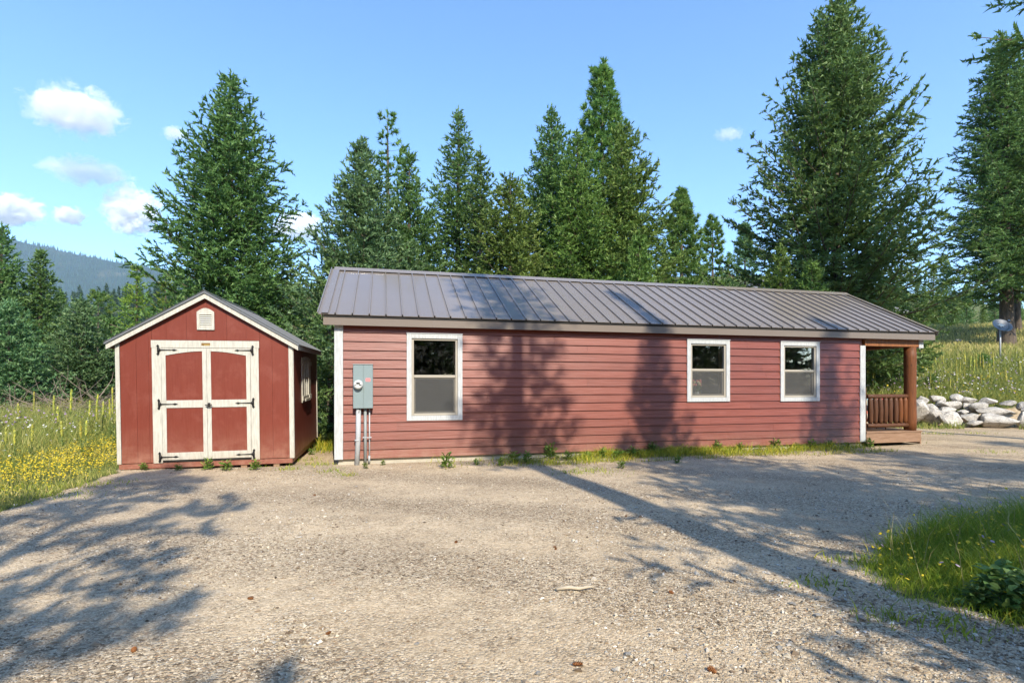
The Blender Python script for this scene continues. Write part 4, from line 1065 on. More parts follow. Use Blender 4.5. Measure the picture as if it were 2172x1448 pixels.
# (px, py, half width px, half height px, depth, label)
BD = [
 (1948, 872, 34, 30, 18.6, 'grey slab boulder touching the porch post, widest of the bottom row'),
 (1985, 878, 34, 24, 18.5, 'long low pale boulder at the left of the bottom row, sloping down to the right'),
 (2026, 886, 26, 22, 18.0, 'rounded speckled boulder in the bottom row with a warm tan right face'),
 (2066, 884, 21, 13, 18.1, 'small brownish boulder wedged in the bottom row under a white one'),
 (2070, 897, 16, 7, 17.8, 'lowest small pale stone lying on the gravel in front of the bottom row'),
 (2131, 893, 37, 16, 17.6, 'largest smooth white boulder at the right end of the bottom row'),
 (1958, 851, 14, 16, 19.0, 'upright grey boulder just right of the porch post in the middle row'),
 (1979, 864, 18, 13, 18.8, 'white angular boulder below the upright grey one'),
 (2010, 872, 22, 9, 18.7, 'flat white boulder resting on the long low one'),
 (1990, 845, 15, 10, 19.3, 'pale capstone at the left of the top row'),
 (1998, 856, 13, 10, 19.1, 'small grey shaded boulder behind the flat white one'),
 (2022, 860, 25, 12, 18.9, 'broad white boulder in the centre of the middle row'),
 (2036, 843, 15, 9, 19.2, 'white boulder on top of the centre of the wall'),
 (2057, 848, 18, 8, 19.0, 'grey topped long boulder right of the central capstone'),
 (2058, 861, 13, 12, 18.8, 'short cracked boulder between two broad white ones'),
 (2082, 864, 22, 12, 18.5, 'white cracked boulder in the middle row under the flat capstone'),
 (2097, 850, 16, 8, 18.7, 'lone pale boulder set into the grass at the top of the wall'),
 (2124, 872, 36, 12, 18.0, 'long grey and white boulder above the largest smooth one'),
 (2143, 855, 16, 8, 18.4, 'mossy boulder half sunk in grass near the right edge'),
 (2168, 861, 12, 11, 18.2, 'boulder cut by the right edge, upper row'),
 (2176, 888, 14, 18, 17.6, 'boulder cut by the right edge, lower row'),
 (2046, 874, 12, 8, 18.5, 'small grey stone filling a joint in the middle of the wall'),
 (2092, 880, 10, 8, 18.2, 'small dark stone in the joint left of the largest boulder'),
 (2215, 872, 30, 24, 17.5, 'big boulder beyond the right edge of the picture')]
for i, (px, py, hw, hh, Yd, lb) in enumerate(BD):
    me = rock_mesh(200 + i); me.materials.append(M_ROCK); me.name = 'boulder'
    k = Yd / 1105.4
    o = link('boulder', me, label=lb, cat='boulder', group='boulders of the low stone wall')
    o.location = ((px - 1086) * k, Yd + hw * k * .35, CAM_H + (813.2 - py) * k - hh * k * .1)
    o.scale = (hw * k * 1.18, hw * k * .95, hh * k * 1.5)
    o.rotation_euler = (0, rad(random.Random(i).uniform(-8, 8)), random.Random(i + 50).uniform(-.5, .5))
for i, (px, py, Yd, r, lb) in enumerate([(2034, 738, 33, .3, 'white stone lying in the dry grass of the slope'), (2048, 826, 20.5, .28, 'half buried pale stone in the mullein meadow')]):
    me = rock_mesh(260 + i); me.materials.append(M_ROCK); x, y = xy(px, Yd)
    o = link('stone', me, label=lb, cat='stone'); o.location = (x, y, float(gz(x, y)) + .08); o.scale = (r, r * .8, r * .8)

# ------------------------------------------------------------------ gravel and stones
rng = np.random.default_rng(11)
def scatter(n, y0, y1, xm, power):
    u = rng.random(n); y = (y0 ** power + u * (y1 ** power - y0 ** power)) ** (1 / power)
    x = rng.uniform(-1, 1, n) * (y * .98 * xm + 1.0)
    return x, y
n = 100000
gx, gy = scatter(n, 2.2, 9.5, 1.08, -.35)
pat = .75 * fbm(gx, gy, 1.7, 4, 21) + .25 * fbm(gx, gy, .4, 2, 24)
keep = (rng.random(n) < np.clip((pat - .4) * 5, .06, 1)) & (vegmask(gx, gy) < .8)
uu, vv = to_cab(gx, gy); keep &= ~((vv > -.05) & (uu > -.2))
q, r = (gx + 6.83) * math.cos(.2288) + (gy - 9.02) * math.sin(.2288), -(gx + 6.83) * math.sin(.2288) + (gy - 9.02) * math.cos(.2288)
keep &= ~((r > -.05) & (q > -.1) & (q < 2.95))
gx, gy = gx[keep], gy[keep]; n = len(gx)
sz = rng.lognormal(math.log(.0056), .48, n).clip(.0026, .024)
OC = np.array([(1, 0, 0), (-.5, .87, 0), (-.5, -.87, 0), (.1, .1, 1), (-.25, .3, .75), (.35, -.35, .7), (0, 0, -.6)], float)
OF = np.array([(0, 1, 4), (0, 4, 3), (1, 2, 4), (2, 5, 3), (2, 3, 4), (2, 0, 5), (0, 3, 5), (1, 0, 6), (2, 1, 6), (0, 2, 6)])
V = OC[None] + rng.normal(0, .2, (n, 7, 3))
V *= (sz[:, None] * np.stack([rng.uniform(.8, 1.5, n), rng.uniform(.7, 1.1, n), rng.uniform(.45, .85, n)], 1))[:, None, :]
a = rng.uniform(0, 6.28, n); ca, sa = np.cos(a)[:, None], np.sin(a)[:, None]
V = np.stack([V[..., 0] * ca - V[..., 1] * sa, V[..., 0] * sa + V[..., 1] * ca, V[..., 2]], -1)
V += np.stack([gx, gy, gz(gx, gy) + sz * .22], -1)[:, None, :]
Fg = (OF[None] + (np.arange(n) * 7)[:, None, None]).reshape(-1, 3)
tn = rng.random(n)
link('gravel', mesh_np('gravel', V.reshape(-1, 3), Fg, [M_PEB], tint=np.repeat(tn, len(OF))), kind='stuff', label='loose tan and grey gravel strewn over the drive', cat='gravel')
GST = 'loose stones lying on the gravel drive'
ST = [(1743, 1272, 15, 'dark oval cobble at the edge of the fir shadow by the weed patch'), (1774, 1271, 9, 'olive cobble beside the dark oval one'), (1681, 1280, 9, 'small tan cobble left of the dark oval one'),
      (1733, 1303, 11, 'pale flat cobble lying in front of the dark oval one'), (1795, 1294, 11, 'light grey cobble near the weed patch'), (1827, 1310, 12, 'tan cobble right of the light grey one'),
      (1331, 1383, 11, 'white stone alone on the bare gravel near the lower middle'), (1653, 1372, 10, 'white flat stone on the sunny gravel right of the middle'), (884, 1363, 8, 'round grey pebble on the gravel at lower left of the middle'),
      (1392, 1256, 8, 'white pebble on the sunny gravel next to a pine cone'), (1551, 1234, 7, 'tan stone on the edge of the fir shadow'), (1303, 1418, 7, 'small white stone beneath the lone white stone'),
      (1140, 1424, 9, 'light stone at the bottom edge of the gravel'), (1780, 1340, 9, 'grey cobble in dappled shade at lower right'), (1848, 1302, 9, 'reddish cobble at the tip of the weed patch')]
for i, (px, py, hw, lb) in enumerate(ST):
    Yd = CAM_H * 1105.4 / (py - 813.2); k = Yd / 1105.4
    me = rock_mesh(300 + i, 2, .16, .55); me.materials.append(M_ROCK); me.name = 'stone'
    o = link('stone', me, label=lb, cat='stone', group=GST); x = (px - 1086) * k
    o.location = (x, Yd, float(gz(x, Yd)) + hw * k * .3); o.scale = (hw * k, hw * k * .8, hw * k * .9); o.rotation_euler = (0, 0, i * 1.1)
# pine cones
def cone_mesh():
    mb = MB(); rg = random.Random(2)
    mb.tube([(-.045, 0, 0), (-.02, 0, 0), (.02, 0, 0), (.048, 0, 0)], [.008, .016, .014, .004], 7)
    for i in range(46):
        t = i / 46; x = -.042 + t * .085; a = i * 2.4; r_ = .021 * math.sin(math.pi * (.15 + .8 * (1 - t)))
        d = Vector((.35, math.cos(a), math.sin(a))).normalized(); s_ = Vector((0, -math.sin(a), math.cos(a)))
        b = Vector((x, math.cos(a) * .008, math.sin(a) * .008)); tip = b + d * (r_ + .006)
        mb.add([b - s_ * .004, tip - s_ * .007, tip + s_ * .007, b + s_ * .004], [(0, 1, 2, 3)])
    return mb.mesh('pine_cone', M_CONE)
cm = cone_mesh()
PCL = ['pine cone at the edge of the left dappled shade', 'pine cone inside the left dappled shade near the bottom', 'pine cone on sunny gravel left of the middle, low down', 'large pine cone near the bottom middle of the drive', 'pine cone closest to the bottom edge, right of the middle', 'pine cone in the centre of the sunny drive',
       'pine cone right of the one in the centre of the drive', 'pine cone above the white pebble near the pale stick', 'tiny pine cone touching the one right of the centre', 'pine cone on the gravel in front of the meter cabinet', 'pine cone in the shade left of the weed patch', 'pine cone beside the straight trunk shadow']
for i, (px, py, sc) in enumerate([(531, 1271, 1.0), (284, 1380, 1.0), (697, 1344, .8), (1225, 1407, 1.35), (1511, 1421, 1.2), (968, 1152, .9), (1177, 1160, .8), (1424, 1257, .9), (1179, 1164, .7), (667, 1051, .9), (1770, 1211, .9), (1328, 1097, .7)]):
    Yd = CAM_H * 1105.4 / (py - 813.2); x = (px - 1086) / 1105.4 * Yd
    o = link('pine_cone', cm, label=PCL[i], cat='pine cone', group='pine cones on the gravel')
    o.location = (x, Yd, float(gz(x, Yd)) + .01 * sc); o.scale = (sc * .45,) * 3; o.rotation_euler = (i, 0, i * 2.1)
mb = MB(); mb.tube([(0, 0, .012), (.09, .012, .02), (.17, .0, .016), (.25, .02, .022), (.29, .035, .014)], [.012, .014, .012, .009, .004], 7)
o = mb.obj('stick', M_STICK, None, label='pale bent stick lying on the sunlit gravel', cat='stick'); Yd = CAM_H * 1105.4 / (1252 - 813.2); o.location = ((1180 - 1086) / 1105.4 * Yd, Yd, .0)

# ------------------------------------------------------------------ grass and flowers (masses)
def blades(x, y, h, wd, lean, rng, mat, name, label, cat, tint=None, base=None):
    n = len(x); a = rng.uniform(0, 6.283, n); s = np.stack([np.cos(a), np.sin(a), np.zeros(n)], 1)
    la = rng.uniform(0, 6.283, n); l = np.stack([np.cos(la), np.sin(la), np.zeros(n)], 1) * (lean * h * rng.uniform(.2, 1.2, n))[:, None]
    b = np.stack([x, y, gz(x, y) - .01 if base is None else base], 1); up = np.array([0, 0, 1.0])
    m = b + l * .3 + up * (h * .55)[:, None]; t = b + l + up * h[:, None]
    w1 = (s * wd[:, None] * .5)
    V = np.stack([b - w1, b + w1, m + w1 * .8, m - w1 * .8, t], 1).reshape(-1, 3)
    i = np.arange(n) * 5
    tn = rng.random(n) if tint is None else tint
    me = mesh_np(name, V, [np.stack([i, i + 1, i + 2, i + 3], 1), np.stack([i + 3, i + 2, i + 4], 1)], [mat], tint=np.concatenate([tn, tn]))
    return link(name, me, kind='stuff', label=label, cat=cat)
def heads(x, y, z, r, rng, mat, name, label, cat, tilt=.5):
    n = len(x); q = np.arange(6) * np.pi / 3
    N = unit(np.stack([rng.normal(0, tilt, n), rng.normal(-.25, tilt, n), np.ones(n)], 1))
    A = unit(np.cross(N, np.array([.3, 1, .2]))); B = np.cross(N, A)
    c = np.stack([x, y, z], 1)
    V = c[:, None] + r[:, None, None] * (A[:, None] * np.cos(q)[None, :, None] + B[:, None] * np.sin(q)[None, :, None]) * rng.uniform(.7, 1.15, (n, 6, 1))
    V = np.concatenate([V, (c + N * r[:, None] * .35)[:, None]], 1).reshape(-1, 3)
    b = np.arange(n)[:, None] * 7
    Fh = np.concatenate([np.column_stack([b[:, 0] + i, b[:, 0] + (i + 1) % 6, b[:, 0] + 6]) for i in range(6)])
    me = mesh_np(name, V, Fh, [mat], tint=np.tile(rng.random(n), 6))
    return link(name, me, kind='stuff', label=label, cat=cat)
rng = np.random.default_rng(21)
# left meadow
def left_pts(n, y0, y1, deep=15):
    y = y0 + (y1 - y0) * rng.random(n) ** 1.0
    x = xb_left(y) - .05 + .25 * (fbm(y * 3, y * 0 + 2, 1, 2, 9) - .5) - (rng.random(n) ** 1.25) * np.minimum(deep, 3 + y * .75)
    m = (x < -.4 * y + 60) & (x > -1.12 * y - 1.5)
    sx, sy = x[m], y[m]
    a = (sx + 6.83) * math.cos(.2288) + (sy - 9.02) * math.sin(.2288); b = -(sx + 6.83) * math.sin(.2288) + (sy - 9.02) * math.cos(.2288)
    k = ~((a > -.12) & (a < 3) & (b > -.05) & (b < 3.4))
    return sx[k], sy[k]
x, y = left_pts(80000, 4.6, 21)
tall = smooth(.6, 3.0, xb_left(y) - x)
dens = fbm(x, y, 1.3, 3, 31)
h = (.1 + .42 * tall * (.5 + dens) + .3 * smooth(10, 15, y) * tall) * rng.uniform(.5, 1.25, len(x))
blades(x, y, h, .004 + .00055 * y * rng.uniform(.6, 1.3, len(x)), .7, rng, M_GRASS, 'meadow_grass', 'uncut green and straw meadow grass left of the shed', 'grass', tint=np.clip(rng.normal(.42, .25, len(x)) + (dens - .5), 0, 1))
x, y = left_pts(15000, 4.8, 12.5, 4)
edge = xb_left(y) - x
k = (rng.random(len(x)) < np.exp(-((edge - 1.1) / .95) ** 2) * np.clip(fbm(x, y, .9, 3, 41) * 2.6 - .55, .04, 1)) & (edge > .12); x, y = x[k], y[k]
heads(x, y, gz(x, y) + rng.uniform(.06, .24, len(x)), rng.uniform(.008, .016, len(x)), rng, M_YEL, 'yellow_flowers', 'carpet of small yellow flowers along the drive edge left of the shed', 'flowers')
x, y = left_pts(3000, 6, 19)
k = rng.random(len(x)) < .4 * smooth(.8, 3, xb_left(y) - x); x, y = x[k], y[k]
heads(x, y, gz(x, y) + rng.uniform(.3, .62, len(x)), rng.uniform(.014, .026, len(x)), rng, M_WHT, 'daisies', 'scattered white daisies in the left meadow', 'flowers')
x, y = left_pts(3500, 11, 21)
k = rng.random(len(x)) < np.clip(fbm(x, y, 2.4, 2, 51) * 2 - .6, 0, 1); x, y = x[k], y[k]
heads(x, y, gz(x, y) + rng.uniform(.4, .78, len(x)), rng.uniform(.015, .03, len(x)), rng, M_PUR, 'knapweed', 'hazy purple knapweed at the back of the left meadow', 'flowers', 1)
# ground between shed and cabin and behind
nb = 9000
x = rng.uniform(-5, -2.6, nb); y = rng.uniform(11.2, 16, nb)
uu, vv = to_cab(x, y); k = ~((uu > -.1) & (vv > -.1)); a = (x + 6.83) * math.cos(.2288) + (y - 9.02) * math.sin(.2288); b = -(x + 6.83) * math.sin(.2288) + (y - 9.02) * math.cos(.2288)
k &= ~((a > -.1) & (a < 2.95) & (b > 0) & (b < 3.3)) & (rng.random(nb) < vegmask(x, y) + .1); x, y = x[k], y[k]
blades(x, y, rng.uniform(.06, .26, len(x)), rng.uniform(.01, .02, len(x)), .7, rng, M_LUSH, 'gap_grass', 'grass growing in the gap between shed and cabin', 'grass')
# right meadow and slope
n = 85000
y = 17.5 + 30 * rng.random(n) ** 1.5; x = 8.5 + (y * 1.12 - 6) * rng.random(n)
hd2 = hill_d(x, y); k = (hd2 > .35); x, y, hd2 = x[k], y[k], hd2[k]
h = (.28 + .38 * fbm(x, y, 1.6, 3, 61)) * rng.uniform(.5, 1.3, len(x)) * (1 - .45 * smooth(10, 16, hd2)); dry = smooth(8, 15, hd2) * .5
blades(x, y, h, .006 + .0007 * y * rng.uniform(.6, 1.3, len(x)), .75, rng, M_GRASS, 'meadow_grass', 'tall weedy meadow above the boulder wall, dry higher up', 'grass', tint=np.clip(rng.normal(.35, .22, len(x)) + dry, 0, 1))
k = rng.random(len(x)) < .02 * (hd2 < 8); heads(x[k], y[k], gz(x[k], y[k]) + rng.uniform(.35, .75, k.sum()), rng.uniform(.02, .045, k.sum()), rng, M_WHT, 'daisies', 'scattered white daisies in the meadow above the boulders', 'flowers')
k = rng.random(len(x)) < .045 * (hd2 < 9) * (fbm(x, y, 2, 2, 71) > .45); heads(x[k], y[k], gz(x[k], y[k]) + rng.uniform(.4, .8, k.sum()), rng.uniform(.02, .045, k.sum()), rng, M_PUR, 'knapweed', 'purple knapweed haze in the meadow above the boulders', 'flowers', 1)
k = rng.random(len(x)) < .02 * (hd2 < 6); heads(x[k], y[k], gz(x[k], y[k]) + rng.uniform(.2, .6, k.sum()), rng.uniform(.02, .04, k.sum()), rng, M_YEL, 'yellow_flowers', 'yellow flowers dotted through the meadow above the boulders', 'flowers')
# tufts rooted between and in front of the boulders
x = rng.uniform(12.6, 18.5, 2600); y = x * 0 + np.interp(x, [12.6, 15.5, 18.5], [18.5, 17.75, 17.2]) + rng.normal(0, .28, 2600)
k = fbm(x, y, .6, 2, 66) > .5; x, y = x[k], y[k]
blades(x, y, rng.uniform(.06, .32, len(x)), rng.uniform(.012, .022, len(x)), .9, rng, M_GRASS, 'boulder_grass', 'grass tufts growing between and before the boulders', 'grass', tint=np.clip(rng.normal(.4, .25, len(x)), 0, 1))
# foreground patch on the right
n = 120000
x = rng.uniform(2.6, 8.5, n); y = rng.uniform(2.3, 6.8, n)
def edge_in(x, y):
    jx = x + .9 * (fbm(x, y, .7, 4, 81) - .5) + rng.normal(0, .07, len(x)); jy = y + .9 * (fbm(x, y, .7, 4, 82) - .5) + rng.normal(0, .07, len(x))
    return inside(jx, jy, PATCH)
k = edge_in(x, y); x, y = x[k], y[k]
core = np.minimum(1, np.minimum.reduce([np.hypot(x - p[0], y - p[1]) for p in PATCH]) / 1.2)
cen = smooth(2.7, 4.3, x)
h = (.07 + .2 * cen) * rng.uniform(.35, 1.35, len(x)) * (.55 + .9 * fbm(x, y, .45, 3, 83))
blades(x, y, h, rng.uniform(.0035, .0075, len(x)), 1.0, rng, M_LUSH, 'verge_grass', 'lush green weeds and grass in the patch at the right of the drive', 'grass', tint=np.clip(rng.normal(.35, .25, len(x)), 0, 1))
k = rng.random(len(x)) < .013; heads(x[k], y[k], gz(x[k], y[k]) + h[k] * .9 + .05, rng.uniform(.009, .018, k.sum()), rng, M_YEL, 'yellow_flowers', 'yellow trefoil flowers in the right hand weed patch', 'flowers')
k = rng.random(len(x)) < .002; heads(x[k], y[k], gz(x[k], y[k]) + h[k] * .9 + .07, rng.uniform(.01, .018, k.sum()), rng, M_PUR, 'clover_flowers', 'few lilac clover heads in the right hand weed patch', 'flowers')
k = rng.random(len(x)) < .005; blades(x[k], y[k], rng.uniform(.4, .7, k.sum()), rng.uniform(.004, .007, k.sum()), .5, rng, M_DRY, 'seed_stalks', 'pale dry seed stalks leaning out of the right hand weed patch', 'grass')
# strip along the cabin wall, thin growth on the gravel
n = 26000
u = 1.6 + 10.4 * rng.random(n); v = -.06 - 1.0 * rng.random(n) ** 1.6
dn = np.clip(fbm(u, v * 2, .7, 3, 91) * 3.4 - 1.2, 0, 1) * smooth(2.6, 4.2, u) * (1 - .6 * smooth(7.2, 8.6, u)) + .02
k = rng.random(n) < dn; u, v = u[k], v[k]; x, y = P0[0] + CU[0] * u + CV[0] * v, P0[1] + CU[1] * u + CV[1] * v
blades(x, y, rng.uniform(.03, .2, len(x)) * (.5 + 1.1 * fbm(u, v, .35, 2, 95)) * (1 - .4 * smooth(.4, 1, -v)), rng.uniform(.006, .014, len(x)), .9, rng, M_LUSH, 'wall_grass', 'low grass and weeds growing along the foot of the cabin wall', 'grass', tint=np.clip(rng.normal(.55, .25, len(x)), 0, 1))
k = rng.random(len(x)) < .4
blades(x[k] + rng.normal(0, .1, k.sum()), y[k] + rng.normal(-.1, .1, k.sum()), rng.uniform(.02, .09, k.sum()), rng.uniform(.006, .012, k.sum()), 1.6, rng, M_DRY, 'dry_grass', 'dry straw among the weeds at the cabin wall', 'grass')
# sprigs on the gravel
cx_, cy_ = [], []
for px, py, n_, r_ in [(120, 1052, 160, .22), (60, 1040, 220, .25), (200, 1030, 120, .2), (680, 985, 120, .16), (640, 975, 150, .2), (610, 995, 80, .12), (560, 985, 100, .15), (700, 1000, 70, .14), (735, 1008, 60, .12), (1010, 965, 120, .2), (1260, 1000, 160, .3), (1210, 1003, 90, .2), (1990, 920, 120, .25), (2070, 918, 100, .3), (1900, 935, 150, .3), (2110, 960, 80, .25), (1780, 1190, 50, .1), (1740, 1240, 70, .1), (1890, 1310, 80, .1), (2010, 1320, 60, .08), (2050, 1350, 40, .07)]:
    Yd = CAM_H * 1105.4 / (py - 813.2); x0 = (px - 1086) / 1105.4 * Yd
    cx_.append(x0 + rng.normal(0, r_, n_)); cy_.append(Yd + rng.normal(0, r_ * .7, n_))
x = np.concatenate(cx_); y = np.concatenate(cy_)
blades(x, y, rng.uniform(.02, .1, len(x)), rng.uniform(.006, .013, len(x)), 1.1, rng, M_LUSH, 'sprigs', 'small green sprigs coming up through the gravel', 'grass', tint=np.clip(rng.normal(.4, .25, len(x)), 0, 1))

# ------------------------------------------------------------------ weeds, mulleins and shrubs (each a thing)
def leaf_clump(rng, n, spread, h, ll, lw, up=.5):
    """leaf blades with a folded midrib, radiating from stems"""
    a = rng.uniform(0, 6.283, n); t = rng.random(n); r_ = spread * t * rng.uniform(.2, 1, n)
    P = np.stack([np.cos(a) * r_ * .6, np.sin(a) * r_ * .6, h * rng.uniform(.05, 1, n) * (1 - .4 * t)], 1)
    D = unit(np.stack([np.cos(a), np.sin(a), rng.normal(up, .35, n)], 1) + rng.normal(0, .25, (n, 3)))
    Nn = unit(rng.normal(0, .35, (n, 3)) + [0, 0, 1])
    s = unit(np.cross(D, Nn)); N2 = np.cross(s, D)
    l_ = ll * rng.uniform(.6, 1.25, n)[:, None]; w_ = lw * rng.uniform(.6, 1.25, n)[:, None]
    V = np.stack([P, P + D * l_ * .35 + s * w_ * .5 + N2 * w_ * .15, P + D * l_ * .75 + s * w_ * .4 + N2 * w_ * .1, P + D * l_ - N2 * l_ * .12, P + D * l_ * .75 - s * w_ * .4 + N2 * w_ * .1, P + D * l_ * .35 - s * w_ * .5 + N2 * w_ * .15, P + D * l_ * .5], 1).reshape(-1, 3)
    i = np.arange(n)[:, None] * 7
    Fl = np.concatenate([i + np.array([[0, 1, 6]]), i + np.array([[1, 2, 6]]), i + np.array([[2, 3, 6]]), i + np.array([[3, 4, 6]]), i + np.array([[4, 5, 6]]), i + np.array([[5, 0, 6]])])
    return V, Fl, np.tile(rng.random(n), 6)
rng = np.random.default_rng(31)
wv = []
for i in range(3):
    V, Fl, tn = leaf_clump(rng, 75, .17, .24, .09, .035, .6); wv.append(mesh_np('weed_plant', V, Fl, [M_WEED], tint=tn))
WL = [(948, 985, 1.05, 'leafy weed at the wall foot right of the first window'), (1090, 975, 1.0, 'bushy weed at the wall foot under the straight trunk shadow'), (1117, 973, .9, 'weed just right of the trunk shadow at the wall foot'),
      (1167, 963, 1.2, 'tallest bright weed against the siding in the middle of the wall'), (1310, 965, .9, 'light green weed clump left of the fir shadow on the siding'), (1340, 962, .95, 'weed clump in the fir shadow on the siding'),
      (1384, 955, 1.1, 'broad leaved weed under the middle window'), (1318, 985, .6, 'small weed standing on the gravel away from the wall'), (1437, 975, .65, 'low round weed on the gravel below the middle window'),
      (1520, 950, 1.0, 'bright weed right of the middle window at the wall foot'), (1632, 944, 1.1, 'weed under the third window left of its trim'), (1700, 940, .9, 'weed under the third window right of its trim'), (1845, 940, .9, 'weed in front of the white corner board by the porch'),
      (600, 975, 1.15, 'leafy weed at the right front corner of the shed'), (622, 968, .9, 'weed leaning against the shed corner trim'), (440, 988, .8, 'weed under the middle of the shed doors'), (480, 990, .8, 'second weed under the shed doors, right of the first'), (305, 991, .55, 'small thistle like weed below the left shed door jamb'),
      (540, 988, .75, 'grey green weed under the right shed door'), (378, 990, .5, 'tiny weed under the left shed door'), (775, 985, .45, 'small weed between the conduits at the wall foot'), (812, 978, .4, 'tiny yellowish weed right of the conduits'), (660, 955, .6, 'weed beside the right wall of the shed')]
WL += [(1010, 978, .5, 'low weed left of the trunk shadow on the wall'), (1062, 980, .6, 'weed just left of the bushy one at the wall foot'), (1205, 966, .8, 'weed right of the tallest bright weed'), (1245, 965, .65, 'small weed in the sunny stretch left of the fir shadow'),
       (1278, 962, .75, 'weed where the fir shadow begins on the siding'), (1420, 955, .7, 'weed just right of the broad leaved one'), (1465, 952, .6, 'small weed under the right side of the middle window'), (1565, 948, .75, 'weed midway between the two right windows'),
       (1600, 946, .6, 'small weed left of the third window'), (1672, 942, .65, 'weed straight below the third window'), (1745, 940, .7, 'weed right of the third window'), (1790, 940, .6, 'small weed near the right end of the siding')]
for i, (px, py, sc, lb) in enumerate(WL):
    Yd = CAM_H * 1105.4 / (py + 8 - 813.2); x = (px - 1086) / 1105.4 * Yd
    u_, v_ = to_cab(x, Yd)
    if v_ > -.1 and u_ > -.05: x, Yd = cab(u_, -.12)
    o = link('weed_plant', wv[i % 3], label=lb, cat='weed', group='weeds at the foot of the buildings', loc=(x, Yd, float(gz(x, Yd)) - .01), rot=(0, 0, i * 1.9))
    o.scale = (sc, sc, sc * 1.05)
def mullein(seed):
    rg = np.random.default_rng(seed)
    V, Fl, tn = leaf_clump(rg, 16, .1, .1, .3, .09, .45)
    parts = [(V, Fl, tn)]
    nl = 22; z = np.linspace(.12, .95, nl); a = np.arange(nl) * 2.4
    P = np.stack([np.cos(a) * .012, np.sin(a) * .012, z], 1); D = unit(np.stack([np.cos(a), np.sin(a), np.full(nl, .7)], 1)); Nn = unit(np.stack([-np.cos(a), -np.sin(a), np.full(nl, 1.2)], 1))
    cv, cf = cards(P, D, Nn, .24 * (1.15 - z), .075 * (1.15 - z), rg)
    lv = mesh_np('leaves', np.concatenate([V, cv]), [Fl, cf + len(V)], [M_MULL], tint=np.concatenate([tn, rg.random(nl)]))
    st = mesh_np('stalk', *tube_np(np.array([(0, 0, 0), (0, 0, .5), (.004, 0, 1.0), (.01, 0, 1.5)]), np.array([.016, .014, .012, .008]), 7), [M_MULL], smooth_=True)
    k = 15; zz = np.linspace(.88, 1.62, k); rr = .03 * np.sin(np.linspace(.35, 2.75, k)) ** .5; rr[-1] = .006
    v_, f_ = tube_np(np.stack([np.full(k, .008), np.zeros(k), zz], 1), rr, 9)
    v_ = v_ + rg.normal(0, .005, v_.shape)
    sp_ = mesh_np('flower_spike', v_, f_, [M_MSPIKE], tint=np.clip(rg.normal(.45, .3, len(f_)), 0, 1))
    return lv, st, sp_
mv = [mullein(i) for i in range(3)]
def put_mullein(px, ptop, pbase, Yd, i, label, group):
    x = (px - 1086) / 1105.4 * Yd; z0 = float(gz(x, Yd)) - .02; zt = CAM_H + (813.2 - ptop) * Yd / 1105.4
    hgt = max(.7, zt - z0); e = link('mullein', None, label=label, cat='mullein', group=group, loc=(x, Yd, z0), rot=(rad((i * 37) % 7 - 3), rad((i * 53) % 7 - 3), i * 1.3))
    s_ = hgt / 1.62; wd_ = (.5 + .3 * s_) * (.75 + .5 * ((i * 29) % 10) / 10); e.scale = (wd_, wd_, s_)
    for n_, m in zip(('leaves', 'stalk', 'flower_spike'), mv[i % 3]): link(n_, m, e)
ML = ['mullein spike standing farthest left in the back row by the brush', 'mullein second from the left in the back row by the brush', 'tallest mullein in the middle of the back row', 'short mullein in front of the tallest one of the back row', 'mullein just right of a gap in the back row', 'mullein pair, taller left stem near the shed',
      'thin mullein between the taller pair and the shed', 'low mullein tucked between two taller stems left of the shed', 'mullein a step left of the shed corner trim', 'tallest mullein right beside the shed corner trim', 'mullein half hidden by the shed corner trim', 'small mullein at the left of the back row under the dark fir',
      'short mullein in mid meadow, alone', 'short mullein of a close pair in mid meadow, left stem', 'short mullein of a close pair in mid meadow, right stem', 'front mullein rising from the yellow flowers', 'front mullein nearest the left edge', 'front mullein second from the left edge among yellow flowers']
for i, (px, pt, Yd) in enumerate([(72, 829, 15), (113, 838, 14.5), (148, 825, 13.5), (126, 860, 13), (187, 848, 13), (201, 835, 13.2), (216, 850, 12.8), (207, 853, 12.5), (234, 845, 12.2), (241, 820, 12.0), (244, 843, 11.6), (42, 855, 13.5), (134, 898, 10.5), (173, 893, 10.2), (180, 893, 10.6), (66, 933, 9.6), (12, 943, 9.2), (31, 946, 9.0)]):
    put_mullein(px, pt, 0, Yd, i, ML[i], 'mulleins left of the shed')
MR = {0: 'mullein seen through the porch beside the white corner board', 1: 'tallest mullein seen through the middle of the open porch', 4: 'mullein seen through the porch just left of the log post', 5: 'mullein a little right of the porch post above the wall', 19: 'tallest golden tipped mullein with a broad leaf rosette above the boulders',
      29: 'mullein high on the slope at the foot of the dark bare trunks', 30: 'mullein nearest the right edge at the top of the slope', 21: 'mullein low in the meadow below the satellite dish', 26: 'short mullein just above the central boulder capstone'}
for i, (px, pt, Yd) in enumerate([(1838, 772, 21), (1888, 782, 21.5), (1852, 790, 21), (1857, 790, 21.3), (1915, 785, 22), (1980, 768, 22), (1987, 748, 24), (2002, 747, 24), (1967, 770, 22.5), (2028, 762, 22), (2034, 765, 21), (2050, 742, 23), (2056, 755, 22), (2062, 762, 21.3), (2067, 748, 23), (2072, 750, 22.4), (2080, 746, 22.5), (2087, 752, 21.4), (2096, 770, 20.6), (2111, 744, 20.2), (2083, 790, 20.2), (2135, 780, 20), (2105, 752, 23), (2160, 760, 22), (2163, 770, 21), (2030, 785, 20.3), (2014, 800, 20.2), (2044, 776, 21), (1973, 790, 21), (2158, 735, 24), (2170, 748, 23)]):
    put_mullein(px, pt, 0, Yd, i + 20, MR.get(i, 'tall yellow green mullein spike in the meadow above the boulder wall'), 'mulleins above the boulders')
